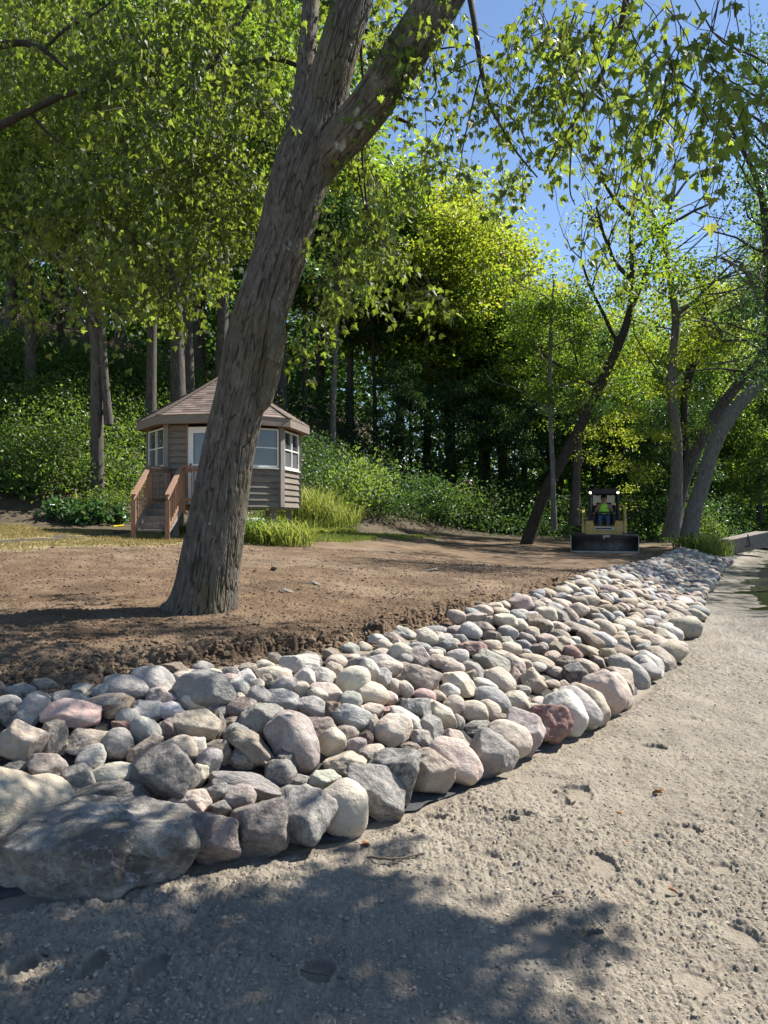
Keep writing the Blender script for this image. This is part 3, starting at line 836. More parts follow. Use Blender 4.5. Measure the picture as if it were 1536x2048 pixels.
clods('soil_lumps', 5200, M['dirt_clod'], near_edge, lambda g, n: np.clip(np.exp(g.normal(math.log(.013), .5, n)), .006, .038), 'larger brown soil lumps piled along the crest of the stone bank', 23, lambda sU, sF, x, y: sU > -.05)

# black geotextile peeping out under the front row
b = MB(); pts = []
F3 = [p for p in F_L if -4 <= p[0] <= 6]
Ls = np.linspace(0, 1, 420); ar = np.array(F3); cum = np.concatenate([[0], np.cumsum(np.hypot(*np.diff(ar, axis=0).T))]); cum /= cum[-1]
fx = np.interp(Ls, cum, ar[:, 0]); fy = np.interp(Ls, cum, ar[:, 1]); tx = np.gradient(fx); ty = np.gradient(fy); ln = np.hypot(tx, ty); nx, ny = ty / ln, -tx / ln
wv = noise2(Ls * 60, Ls * 0, 5); rows = []
for k, (o_, zz) in enumerate(((-.19, .03), (-.13, .02), (-.09, .010), (-.055, .016), (-.035, .006))):
    off = o_ + .045 * wv * (k > 1) + .02 * noise2(Ls * 170, Ls * 0 + k, 6) * (k > 1)
    X = fx + nx * off; Y = fy + ny * off; rows.append(np.stack([X, Y, H(X, Y) + zz + (.016 * np.abs(noise2(Ls * 90, Ls * 0 + k, 8)) if k > 1 else 0)], 1))
n = len(Ls); i = np.arange(4)[:, None] * n; j = np.arange(n - 1)[None]
b.add(np.vstack(rows), np.stack([i + j, i + j + 1, i + n + j + 1, i + n + j], -1).reshape(-1, 4))
o = b.build('landscape_fabric', M['fabric'], None, True); tag(o, 'black landscape fabric edge showing under the front row of boulders', 'fabric')
#@@PART2
# ---------------------------------------------------------------- more materials
def wood_mat(name, rgb, rough=.75, axis=(1, 1, 12), scale=3):
    m, nt, p, out = newmat(name); q = NT(nt); tc = q.n('ShaderNodeTexCoord'); g = q.n('ShaderNodeNewGeometry')
    v = q.mapping(tc.outputs['Object'], axis); f = q.noise(v, scale, 8, .65, .3)
    lo = tuple(x * .55 for x in rgb); hi = tuple(min(1, x * 1.35) for x in rgb)
    c = q.ramp(f, [(.3, lo), (.7, hi)]); c = q.mix(q.math('MULTIPLY', g.outputs['Random Per Island'], .55), c, tuple(x * .6 for x in rgb))
    c = q.mix(q.rampf(q.noise(tc.outputs['Object'], 1.3, 4), [(.45, 0), (.7, .4)]), c, (.20, .19, .17))
    nt.links.new(c, p.inputs['Base Color']); p.inputs['Roughness'].default_value = rough; p.inputs['Specular IOR Level'].default_value = .3
    nt.links.new(q.bump(f, .5, .006), p.inputs['Normal']); return m
M['siding'] = wood_mat('weathered_siding', (.20, .165, .13), axis=(2, 2, 14))
M['post'] = wood_mat('weathered_grey_wood', (.24, .21, .18), axis=(12, 12, 1))
M['redwood'] = wood_mat('stained_redwood', (.33, .18, .11), axis=(9, 9, 1.5))
M['fascia'] = wood_mat('fascia_wood', (.25, .205, .165), axis=(2, 2, 14))
M['white'] = simple('white_paint', (.72, .71, .66), .45, 0, .08, 5, .1, .001)
M['black'] = simple('black_steel', (.018, .018, .02), .42, .3, .4, 7, .2, .002)
M['steel'] = simple('worn_blade_steel', (.075, .068, .060), .5, .35, .5, 4, .25, .003)
M['edge'] = simple('worn_bare_steel', (.30, .29, .28), .4, .8, .25, 20, .3, .002)
M['machine'] = simple('dusty_yellow_paint', (.50, .33, .105), .55, 0, .18, 3, .15, .002)
M['rubber'] = simple('dusty_rubber', (.055, .05, .045), .9, 0, .4, 9, .5, .01)
M['pvc'] = simple('pale_plastic_pipe', (.62, .62, .60), .4, 0, .06, 5, .05, .001)
M['plate'] = simple('white_sign_plate', (.6, .6, .58), .5, 0, .08, 8, 0)
M['dark_in'] = simple('dark_interior', (.03, .027, .024), .9, 0, .3, 4, 0)
m, nt, p, out = newmat('window_glass'); q = NT(nt); tcn = q.n('ShaderNodeTexCoord')
p.inputs['Base Color'].default_value = (.05, .06, .065, 1); p.inputs['Roughness'].default_value = .07; p.inputs['Specular IOR Level'].default_value = .9
nt.links.new(q.bump(q.noise(tcn.outputs['Object'], 2.5, 2), .05, .05), p.inputs['Normal']); M['glass'] = m
m, nt, p, out = newmat('insect_screen'); p.inputs['Base Color'].default_value = (.09, .095, .10, 1); p.inputs['Roughness'].default_value = .5; M['screen'] = m
# shingles
m, nt, p, out = newmat('asphalt_shingle'); q = NT(nt); tcn = q.n('ShaderNodeTexCoord'); at = q.n('ShaderNodeAttribute'); at.attribute_name = 'tab_tint'
c = q.mix(q.rampf(q.noise(tcn.outputs['Object'], 60, 4, .7), [(.3, .5), (.6, 0)]), q.ramp(at.outputs['Fac'], [(0, (.10, .072, .058)), (.5, (.185, .135, .108)), (1, (.26, .19, .155))]), (.08, .06, .05))
nt.links.new(c, p.inputs['Base Color']); p.inputs['Roughness'].default_value = .93; nt.links.new(q.bump(q.noise(tcn.outputs['Object'], 120, 3), .5, .004), p.inputs['Normal']); M['shingle'] = m

# ---------------------------------------------------------------- gazebo (octagonal summer house on posts)
GC = np.array([-4.02, 19.45]); gz = empty('garden_house', (GC[0], GC[1], 0), math.atan2(.203, .979))
tag(gz, 'octagonal cedar garden house with shingled roof behind the leaning maple', 'garden house')
RW, RE = 1.86, 2.12; ZF, ZW, ZE0, ZE1, ZA = 1.76, 3.72, 3.66, 3.86, 5.14
def cr(al, rad): a = R(al); return np.array([math.sin(a) * rad, -math.cos(a) * rad])      # local: +x right, -y towards the camera
corners = [-180 + 45 * k for k in range(8)]
FACES = [(a, a + 45) for a in corners]
def fpt(a0, a1, t, rad=RW):
    p_, q_ = cr(a0, rad), cr(a1, rad); return p_ + (q_ - p_) * t
def nrm(a0, a1): a = R((a0 + a1) / 2); return np.array([math.sin(a), -math.cos(a)])
# roof with modelled shingle courses
b = MB(); tint = []
gr_ = np.random.default_rng(5)
NC = 19
for (a0, a1) in FACES:
    for k in range(NC):
        f0, f1 = k / NC, (k + 1) / NC
        r0, r1 = RE + .03 - (RE + .03) * f0, RE + .03 - (RE + .03) * f1; z0, z1 = ZE1 + (ZA - ZE1) * f0, ZE1 + (ZA - ZE1) * f1
        nt_ = max(2, int(r0 * .765 / .21)); off = gr_.uniform(0, 1)
        ts = np.unique(np.clip((np.arange(-1, nt_ + 2) + off) / nt_, 0, 1))
        for t0, t1 in zip(ts[:-1], ts[1:]):
            g0 = .004; th = gr_.uniform(.008, .017)
            p00 = fpt(a0, a1, t0, r0); p01 = fpt(a0, a1, t1, r0); p10 = fpt(a0, a1, t0, r1); p11 = fpt(a0, a1, t1, r1)
            V = [(*p00, z0 + th), (*p01, z0 + th), (*p11, z1 + .002), (*p10, z1 + .002), (*p00, z0 - .01), (*p01, z0 - .01)]
            b.add(V, [[0, 1, 2, 3], [4, 5, 1, 0]]); tint += [gr_.uniform(0, 1)] * 6
me = b.mesh('roof'); ta = me.attributes.new('tab_tint', 'FLOAT', 'POINT'); ta.data.foreach_set('value', np.array(tint, np.float32)[:len(me.vertices)])
roof = add_obj('roof', me, M['shingle'], gz)
b = MB()
for a in corners: 
    p_ = cr(a, RE + .03); b.bar((*p_, ZE1 + .015), (0, 0, ZA + .015), .16, .012)
b.build('ridge_cap', M['shingle'], roof)
b = MB()
for (a0, a1) in FACES:
    p_, q_ = cr(a0, RE), cr(a1, RE); b.bar((*p_, (ZE0 + ZE1) / 2), (*q_, (ZE0 + ZE1) / 2), .04, ZE1 - ZE0 - .004)
b.build('fascia', M['fascia'], gz)
b = MB()
for (a0, a1) in FACES:                                           # soffit
    p0, p1, q0, q1 = cr(a0, RE - .02), cr(a1, RE - .02), cr(a0, RW - .1), cr(a1, RW - .1)
    b.add([(*p0, ZE0 + .02), (*p1, ZE0 + .02), (*q1, ZE0 + .02), (*q0, ZE0 + .02)], [[0, 1, 2, 3]])
b.build('soffit', M['redwood'], gz)
b = MB()
for a in corners:
    b = MB(); p_ = cr(a, RW); rm = np.array(Matrix.Rotation(R(a), 3, 'Z')); b.box((*p_, (ZF + ZW) / 2), (.075, .055, (ZW - ZF) / 2), rm); b.build('corner_post', M['post'], gz, bevel=.006)
def lapwall(a0, a1, t0, t1, z0, z1, name='siding'):
    b = MB(); n = max(1, round((z1 - z0) / .142)); h = (z1 - z0) / n; nn = nrm(a0, a1)
    for k in range(n):
        A, B_ = fpt(a0, a1, t0), fpt(a0, a1, t1); zb, zt = z0 + k * h, z0 + (k + 1) * h
        o0, o1 = nn * .048, nn * .006
        V = [(*(A + o0), zb), (*(B_ + o0), zb), (*(B_ + o1), zt), (*(A + o1), zt), (*(A - nn * .02), zb), (*(B_ - nn * .02), zb), (*(B_ - nn * .02), zt), (*(A - nn * .02), zt)]
        b.add(V, [[0, 1, 2, 3], [1, 0, 4, 5], [7, 6, 5, 4], [3, 2, 6, 7], [0, 3, 7, 4], [2, 1, 5, 6]])
    return b.build(name, M['siding'], gz)
def window(a0, a1, t0, t1, z0, z1, cols_=1, mid=.5, lab=None):
    A, B_ = fpt(a0, a1, t0), fpt(a0, a1, t1); nn = nrm(a0, a1) * .02; up = (0, 0, 1)
    fr = MB(); w_ = .035
    def P_(t, z): q_ = A + (B_ - A) * t + nn; return (q_[0], q_[1], z)
    nv = (*nrm(a0, a1), 0)
    for k in range(cols_ + 1): fr.bar(P_(k / cols_, z0), P_(k / cols_, z1), .045 if 0 < k < cols_ else w_, .05, up=nv)
    e = .02
    fr.bar(P_(0, z0), P_(1, z0), .05, w_ + .01, up=up); fr.bar(P_(0, z1), P_(1, z1), .052, w_, up=up); fr.bar(P_(0, z0 + (z1 - z0) * mid), P_(1, z0 + (z1 - z0) * mid), .042, .03, up=up)
    f = fr.build('window', M['white'], gz)
    g = MB(); zz = z0 + (z1 - z0) * mid; n2 = nrm(a0, a1) * .006
    V = [(*(A + n2), zz), (*(B_ + n2), zz), (*(B_ + n2), z1), (*(A + n2), z1)]; g.add(V, [[0, 1, 2, 3]]); g.build('upper_pane', M['glass'], f)
    g = MB(); V = [(*(A + n2), z0), (*(B_ + n2), z0), (*(B_ + n2), zz), (*(A + n2), zz)]; g.add(V, [[0, 1, 2, 3]]); g.build('lower_pane', M['screen'] if cols_ > 1 else M['glass'], f)
    return f
for (a0, a1) in FACES:
    if a0 == -45:                                               # face with the door
        lapwall(a0, a1, .05, .34, ZF, ZW - .06); lapwall(a0, a1, .92, .96, ZF, ZW - .06)
        A, B_ = fpt(a0, a1, .36), fpt(a0, a1, .90); nn = nrm(a0, a1); nv = (*nn, 0)
        tr = MB(); tr.bar((*(A + nn * .02), ZF), (*(A + nn * .02), 3.66), .04, .07, up=nv); tr.bar((*(B_ + nn * .02), ZF), (*(B_ + nn * .02), 3.66), .04, .07, up=nv)
        tr.build('door_trim', M['redwood'], gz)
        d = MB(); u = (B_ - A) / np.linalg.norm(B_ - A); Wd = np.linalg.norm(B_ - A)
        def DP(x_, z_, o_=.02): q_ = A + u * x_ + nn * o_; return (q_[0], q_[1], z_)
        d.bar(DP(.085, 1.82), DP(.085, 3.60), .13, .045, up=nv); d.bar(DP(Wd - .085, 1.82), DP(Wd - .085, 3.60), .13, .045, up=nv)
        for z_, h_ in ((1.98, .32), (3.53, .14), (2.72, .05)): d.bar(DP(.15, z_), DP(Wd - .15, z_), .043, h_)
        d.box((*(A + u * Wd / 2 + nn * .01), 2.28), (.001, .001, .001))
        dr = d.build('door', M['white'], gz)
        g = MB(); g.add([DP(.14, 2.1, .012), DP(Wd - .14, 2.1, .012), DP(Wd - .14, 3.48, .012), DP(.14, 3.48, .012)], [[0, 1, 2, 3]]); g.build('door_glass', M['glass'], dr)
        h = MB(); h.tube([DP(.085, 2.62, .045), DP(.085, 2.62, .09), DP(.15, 2.62, .09)], .012, 8); h.bar(DP(.085, 2.55, .045), DP(.085, 2.76, .045), .04, .01, up=nv); h.build('handle', M['black'], dr)
    else:
        lapwall(a0, a1, .05, .95, ZF, 2.66)
        cl = 2 if a0 in (45, -90, 90, -135) else 1
        window(a0, a1, .10 if cl == 2 else .075, .90 if cl == 2 else .925, 2.72, 3.60, cl, .5)
        A, B_ = fpt(a0, a1, .06), fpt(a0, a1, .94); nn = nrm(a0, a1); sb = MB(); sb.bar((*(A + nn * .03), 2.675), (*(B_ + nn * .03), 2.675), .09, .025); sb.build('window_sill', M['white'], gz)
b = MB()
for r_, z_, h_ in ((RW - .04, ZF - .05, .05),):
    V = [(*cr(a, r_), z_) for a in corners] + [(*cr(a, r_), z_ + h_) for a in corners]
    b.add(V, [[i, (i + 1) % 8, 8 + (i + 1) % 8, 8 + i] for i in range(8)]); b.add(V[:8], [list(range(8))[::-1]]); b.add(V[8:], [list(range(8))])
b.build('floor', M['post'], gz)
b = MB(); V = [(*cr(a, RW - .12), ZW - .03) for a in corners]; b.add(V, [list(range(8))]); b.build('ceiling', M['post'], gz)
for a in corners:
    p_ = cr(a, RW - .25); b = MB(); b.box((*p_, (ZF - .06 + .9) / 2), (.07, .07, (ZF - .06 - .9) / 2)); b.build('pier', M['post'], gz)
# landing, stairs and railings
UL, UR = -1.64, -.96; SK = .18
b = MB(); zl = 1.82
for k in range(9): b.bar((UL + .04 + k * .14 + 0, -2.02, zl), (UL + .04 + k * .14, -1.05 - .3 * (k > 4) * 0, zl), .13, .035)
b.build('landing', M['post'], gz)
zg = lambda x_, y_: H1(GC[0] + x_ * .979 - y_ * -.203 * 1, GC[1] + x_ * .203 + y_ * .979)
st = MB(); NS = 4
for k in range(1, NS + 1):
    y_ = -2.02 - k * .29; z_ = zl - k * .145
    st.box(((UL + UR) / 2 - SK * (-2.02 - y_ - .14), y_ + .145, z_), ((UR - UL) / 2 - .01, .15, .018)); st.box(((UL + UR) / 2 - SK * (-2.02 - y_ - .28), y_ + .288, z_ + .07), ((UR - UL) / 2 - .01, .008, .055))
st.build('stair_treads', M['post'], gz)
st = MB()
for x_ in (UL + .02, UR - .02): st.bar((x_, -2.0, zl - .12), (x_ - .22, -3.22, 1.22), .035, .22)
st.build('stringers', M['post'], gz)
def railing(pts_, z_up=.84, name='railing'):
    b = MB()
    for (x0, y0, z0), (x1, y1, z1) in zip(pts_[:-1], pts_[1:]):
        b.bar((x0, y0, z0 + z_up), (x1, y1, z1 + z_up), .10, .035); b.bar((x0, y0, z0 + z_up - .075), (x1, y1, z1 + z_up - .075), .035, .08)
        b.bar((x0, y0, z0 + .09), (x1, y1, z1 + .09), .035, .08)
        L = math.hypot(x1 - x0, y1 - y0); n = max(2, int(L / .15))
        for k in range(n + 1):
            t = k / n; x_, y_, z_ = x0 + (x1 - x0) * t, y0 + (y1 - y0) * t, z0 + (z1 - z0) * t
            th = .045 if k in (0, n) else .014; b.box((x_ + .004, y_, z_ + z_up / 2 - .04 - (.12 if k in (0, n) else 0)), (th, th, z_up / 2 + (.04 if k in (0, n) else -.03)))
    return b.build(name, M['redwood'], gz)
railing([(UL - .22, -3.22, 1.14), (UL, -2.02, zl)]); railing([(UR - .22, -3.22, 1.14), (UR, -2.02, zl)])
railing([(UL, -1.98, zl), (UL + .36, -1.42, zl)]); railing([(UR + .04, -2.0, zl), (-.2, -2.0, zl)])
b = MB(); b.tube([(-.58, -2.1, 2.62), (-.58, -2.1, 2.3)], .004, 5); b.tube([(-.58, -2.1, 2.32), (-.58, -2.1, 2.27)], [.01, .045], 10)
for k in range(5): a = k * 1.257; b.tube([(-.58 + .03 * math.cos(a), -2.1 + .03 * math.sin(a), 2.26), (-.58 + .03 * math.cos(a), -2.1 + .03 * math.sin(a), 1.98 + .03 * k)], .008, 6)
wc = b.build('wind_chime', M['edge'], None, True); wc.location = (GC[0], GC[1], 0); wc.rotation_euler = (0, 0, math.atan2(.203, .979)); tag(wc, 'small metal wind chime hanging by the garden house railing', 'wind chime')
# stored pipes and board beneath the house
def gp(px, py, lift=0): g = G(px, py); g[2] += lift; return g
a_, c_ = gp(492, 1052), gp(575, 1056)
b = MB(); b.tube([a_ + [0, .1, .17], a_ + (c_ - a_) * .4 + [0, .1, .17]], .10, 16); tag(b.build('drain_pipe', M['pvc'], None, True), 'fat pale pipe section lying under the garden house', 'pipe')
b = MB(); b.bar(a_ + [0, -.3, .06], c_ + [.1, -.2, .07], .22, .05); tag(b.build('board', M['white'], None), 'pale board lying on the grass in front of the garden house posts', 'board')
b = MB(); b.bar(gp(226, 1056) + [0, 0, .03], gp(247, 1055) + [0, 0, .05], .05, .03); y_m = simple('yellow_tool', (.75, .6, .03), .5); tag(b.build('hand_level', y_m, None), 'small bright yellow stick lying beside the hosta bed', 'tool')

# ---------------------------------------------------------------- leaves and crowns
MAPLE = np.array([(0, 0), (.10, .16), (.34, .10), (.30, .24), (.52, .40), (.30, .42), (.34, .60), (.17, .54), (.12, .74), (0, 1.0)])
def maple_tpl():
    r_ = MAPLE; V = [(0, 0, 0)] + [(x_, y_, .24 * x_ - .22 * y_ * y_) for x_, y_ in r_[1:-1]] + [(0, 1, -.24)]
    Lf = [(-x_, y_, .20 * x_ - .20 * y_ * y_) for x_, y_ in r_[1:-1]]
    n = len(V); V = V + Lf
    return np.array(V), [[*range(n)], [0] + [n - 1] + [*range(n + len(Lf) - 1, n - 1, -1)]]
MT_V, MT_F = maple_tpl()
RT_V = np.array([(0, 0, 0), (.30, .38, .09), (.0, 1, 0), (-.30, .38, .09)]); RT_F = [[0, 1, 2, 3]]
LT_V = np.array([(0, 0, 0), (.22, .2, .05), (.27, .55, .08), (0, 1, -.05), (-.27, .55, .08), (-.22, .2, .05)]); LT_F = [[0, 1, 2, 3], [0, 3, 4, 5]]
def add_leaves(b, P, tip, nor, size, tpl):
    V, Fc = tpl; tip = tip / (np.linalg.norm(tip, axis=1)[:, None] + 1e-9); x_ = np.cross(tip, nor); x_ /= np.linalg.norm(x_, axis=1)[:, None] + 1e-9; z_ = np.cross(x_, tip)
    Q = (V[None, :, 0, None] * x_[:, None] + V[None, :, 1, None] * tip[:, None] + V[None, :, 2, None] * z_[:, None]) * size[:, None, None] + P[:, None]
    base = b.n; b.V.append(Q.reshape(-1, 3)); b.n += Q.shape[0] * Q.shape[1]
    off = base + np.arange(len(P)) * len(V)
    Lp = np.concatenate([np.array(f) for f in Fc]); Tp = np.array([len(f) for f in Fc])
    b.L.append((off[:, None] + Lp[None]).ravel()); b.T.append(np.tile(Tp, len(P)))
def crown_mesh(name, mat, seed, rx, rz, nclump, nleaf, lsize, tpl=(RT_V, RT_F), csize=(.8, 1.5), hollow=.5, flat=.5, jag=.25):
    g = np.random.default_rng(seed); b = MB()
    D = g.normal(size=(nclump, 3)); D /= np.linalg.norm(D, axis=1)[:, None]; rr = g.uniform(hollow ** 3, 1, nclump) ** (1 / 3)
    rr *= 1 + jag * g.normal(size=nclump); C_ = D * rr[:, None] * [rx, rx, rz]
    for c_ in C_:
        n = int(nleaf * g.uniform(.6, 1.4)); s_ = g.uniform(*csize)
        q_ = g.normal(size=(n, 3)); q_ /= np.linalg.norm(q_, axis=1)[:, None]; q_ *= (g.uniform(0, 1, n) ** .45)[:, None]
        q_[:, 2] *= flat; q_ *= s_; out_ = np.hypot(q_[:, 0], q_[:, 1]); q_[:, 2] -= .25 * out_ ** 2 / s_     # umbrella droop
        nor = g.normal(size=(n, 3)) * .9 + [.25, 0, .45]; tip = q_ * [1, 1, .3] + g.normal(size=(n, 3)) * .5 * s_ + [0, 0, -.25]
        add_leaves(b, c_ + q_, tip, nor, lsize * g.uniform(.65, 1.25, n), tpl)
    me = b.mesh(name); me.materials.append(mat); return me
def branches(b, p0, d0, L, r0, depth, g, up=.15, wig=.25, kids=3, seg=6, out=None):
    n = 7; pts = [np.array(p0, float)]; d = np.array(d0, float); d /= np.linalg.norm(d)
    for k in range(n - 1):
        d = d + g.normal(size=3) * wig / n * 2 + [0, 0, up / n]; d /= np.linalg.norm(d); pts.append(pts[-1] + d * L / (n - 1))
    rad = np.linspace(r0, r0 * (.45 if depth else .15), n); b.tube(pts, rad, seg, cap=False)
    if out is not None: out.append(pts[-1])
    if depth:
        for k in range(kids):
            i = g.integers(2, n); a = g.normal(size=3); a -= d * (a @ d); a /= np.linalg.norm(a) + 1e-9
            branches(b, pts[i], d * .75 + a * .75, L * g.uniform(.5, .75), rad[i] * .62, depth - 1, g, up, wig, kids, max(3, seg - 1), out)
def trunk_mesh(name, mat, seed, h, r0, lean=(0, 0), limbs=7, first=.45, limb_l=.3):
    g = np.random.default_rng(seed); b = MB(); n = 14; t = np.linspace(0, 1, n)
    x_ = lean[0] * t * h + .25 * np.sin(t * 5 + g.uniform(0, 6)) * t; y_ = lean[1] * t * h + .2 * np.sin(t * 4 + g.uniform(0, 6)) * t
    pts = np.stack([x_, y_, t * h - .3], 1); rad = r0 * (1 - .72 * t) * (1 + .5 * np.exp(-t * 22)); b.tube(pts, rad, 12, cap=False)
    for k in range(limbs):
        i = g.uniform(first, .95); p_ = [np.interp(i, t, pts[:, j]) for j in range(3)]; a = g.uniform(0, 6.28)
        branches(b, p_, (math.cos(a), math.sin(a), .7), h * limb_l * (1.3 - i), np.interp(i, t, rad) * .5, 1, g, .25, .4, 3, 6)
    me = b.mesh(name, True); me.materials.append(mat); return me
TR = [trunk_mesh('trunk_shape', M['bark'], 40 + i, 15, .21 + .03 * i, (.02 * (i - 1), .015)) for i in range(3)]
TRD = trunk_mesh('thin_trunk_shape', M['bark_dark'], 47, 15, .15, (.01, 0)); TRP = trunk_mesh('pale_trunk_shape', M['bark_pale'], 48, 15, .17, (-.012, .01))
CRN = {'f': [crown_mesh('green_crown_shape', M['leaf_forest'], 60 + i, 3.6, 5.0, 95, 165, .21, jag=.14) for i in range(3)],
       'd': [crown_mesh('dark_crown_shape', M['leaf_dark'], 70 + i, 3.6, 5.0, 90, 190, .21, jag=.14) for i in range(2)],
       'y': [crown_mesh('yellow_crown_shape', M['leaf_yellow'], 80 + i, 3.4, 4.6, 90, 170, .20, jag=.14) for i in range(2)],
       'p': [crown_mesh('pale_crown_shape', M['leaf_pale'], 86 + i, 3.4, 5.0, 80, 220, .18, jag=.35) for i in range(2)],
       's': [crown_mesh('sparse_yellow_crown_shape', M['leaf_yellow'], 92, 3.2, 4.6, 42, 110, .17, csize=(.6, 1.3), jag=.4)]}
gt = np.random.default_rng(33)
def forest_tree(px, d, top_py, kind, width=1.0, trunk=None, label='', lo=None, group='trees of the wooded slope', y_scale=1.0, low=.0):
    """stands at depth d under that column of the picture; its top reaches top_py"""
    x_ = (px - 768) / F_PX * d; z0 = H1(x_, d); ztop = CZ + (HOR - top_py) / F_PX * d; h = ztop - z0
    t = empty({'f': 'maple_tree', 'd': 'oak_tree', 'y': 'maple_tree', 'p': 'poplar_tree', 's': 'ash_tree'}[kind], (x_, d, z0), gt.uniform(0, 6.28))
    tag(t, label, 'tree', group)
    tm = trunk or TR[gt.integers(3)]; o = add_obj('trunk', tm, None, t); s = h / 15.5; o.scale = (s * 1.0, s * 1.0, s)
    ch = h * (.68 if not lo else 1 - lo); cs = ch / 10.8
    c = add_obj('crown', CRN[kind][gt.integers(len(CRN[kind]))], None, t); c.location = (0, 0, h - ch / 2 + .15); c.scale = (cs * width * 1.05, cs * width * 1.05, cs); c.rotation_euler = (0, 0, gt.uniform(0, 6.28))
    return t
FT = [  # px, depth, top row, kind, width, trunk, label, bare fraction
 (60, 26, 60, 'f', 1.1, None, 'tall green tree on the bank at the far left of the wood', .5),
 (-90, 24, 120, 'f', 1.2, None, 'tree leaning in from beyond the left edge of the bank', .45),
 (300, 25.5, 20, 'f', 1.0, TR[0], 'tall tree with a sunlit trunk standing left of the garden house roof', .52),
 (357, 27, -60, 'f', 1.0, TR[2], 'thick trunked tree just left of the garden house roof peak', .5),
 (382, 29, 0, 'd', .9, TR[0], 'slimmer tree right beside the thick trunk above the garden house', .5),
 (440, 28, -40, 'f', 1.0, TR[1], 'shaded tree rising directly behind the garden house peak', .5),
 (120, 31, 40, 'd', 1.1, TRD, 'dark tree deep in the wood between the first bank trunks', .4),
 (235, 32, -20, 'd', 1.2, None, 'dark tree deep in the wood behind the near straight trunk', .45),
 (20, 36, -60, 'd', 1.4, None, 'large dark tree high on the slope at the left edge', .3),
 (180, 40, -120, 'f', 1.5, None, 'broad tree closing the sky high above the left bank', .25),
 (400, 40, -140, 'f', 1.5, None, 'broad tree closing the sky above the garden house', .25),
 (560, 36, 60, 'f', 1.2, None, 'tree hidden behind the leaning maple trunk', .35),
 (520, 31, 150, 'd', 1.0, TRD, 'dark tree just right of the garden house peak', .4),
 (610, 30, 300, 'd', 1.0, TRD, 'dark slender tree behind the right corner of the garden house', .4),
 (665, 29, 330, 'd', .9, TRP, 'tree with a pale thin trunk right of the garden house', .45),
 (700, 42, 270, 'f', 1.2, None, 'high green tree behind the fork of the maple', .3),
 (750, 34, 380, 'd', .9, TRD, 'dark trunked tree second to the right of the garden house', .42),
 (640, 45, 210, 'f', 1.3, None, 'tallest tree on the skyline right behind the maple trunk', .3),
 (800, 44, 290, 'y', 1.15, None, 'tall yellow green tree forming the top of the sunlit skyline', .3),
 (850, 41, 350, 'y', 1.0, None, 'yellow green tree below the skyline top', .3),
 (905, 46, 340, 'y', 1.1, None, 'yellow green tree right of the skyline top', .3),
 (970, 47, 380, 'y', 1.1, None, 'yellow green tree with a rounded top against the blue sky', .3),
 (1005, 42, 460, 'y', .9, None, 'yellow green tree at the right shoulder of the sunlit mass', .3),
 (900, 38, 480, 'f', 1.0, None, 'middle green tree in front of the sunlit skyline', .3),
 (960, 36, 540, 'f', 1.0, TRP, 'green tree left of the small poplars behind the loader', .3),
 (820, 36, 520, 'f', 1.0, TRD, 'green tree in the shaded hollow behind the shrubs', .35),
 (1050, 44, 575, 'f', 1.1, None, 'green tree stepping down from the sunlit mass', .25),
 (1010, 37, 600, 'd', 1.0, TRD, 'dark tree behind the path left of the loader', .3),
 (1100, 39, 620, 'f', .95, TR[0], 'green tree left of the leaning dark trunk', .3),
 (1150, 47, 590, 'p', 1.0, None, 'pale green treetop far behind the loader', .2),
 (1190, 42, 620, 'f', 1.0, None, 'green tree far behind the loader cab', .25),
 (1240, 50, 600, 'y', 1.0, None, 'yellowing tree far back between the two leaning trunks', .2),
 (1300, 46, 660, 'f', 1.0, TRD, 'green tree behind the bare tree', .25),
 (1380, 52, 640, 'p', 1.1, None, 'pale green tree far behind the bare tree', .15),
 (1450, 50, 640, 'p', 1.1, None, 'pale green tree over the far shore', .12),
 (1520, 47, 540, 'p', 1.1, None, 'pale green tree at the right end of the far shore', .12),
 (1620, 52, 520, 'f', 1.3, None, 'tree beyond the right end of the far shore', .1),
 (1420, 42, 730, 'f', .9, TRD, 'low green tree by the water behind the pale leaning trunk', .1),
 (1500, 44, 740, 'p', .9, TRD, 'low light green tree hanging over the water', .06),
 (1345, 38, 760, 'd', .8, TRD, 'small dark tree between the bare tree and the loader', .1),
 (1215, 36, 780, 'd', .9, TRD, 'small dark tree directly behind the loader', .15),
 (1120, 34, 760, 'd', .8, TRD, 'small dark tree in the shade left of the loader', .2),
 (900, 33, 740, 'd', .9, TRD, 'low dark tree in the hollow behind the shrubs', .15),
 (1030, 33, 770, 'd', .8, TRD, 'low dark tree left of the thin grey trunk', .15),
 (790, 31, 720, 'd', .8, TRD, 'low dark tree right of the pale thin trunk', .2),
]
for (px, d, tp, k, w_, tr, lab, lo) in FT: forest_tree(px, d + (6 if 600 < px < 1260 and d < 40 else 0), tp, k, w_, tr, lab, lo)
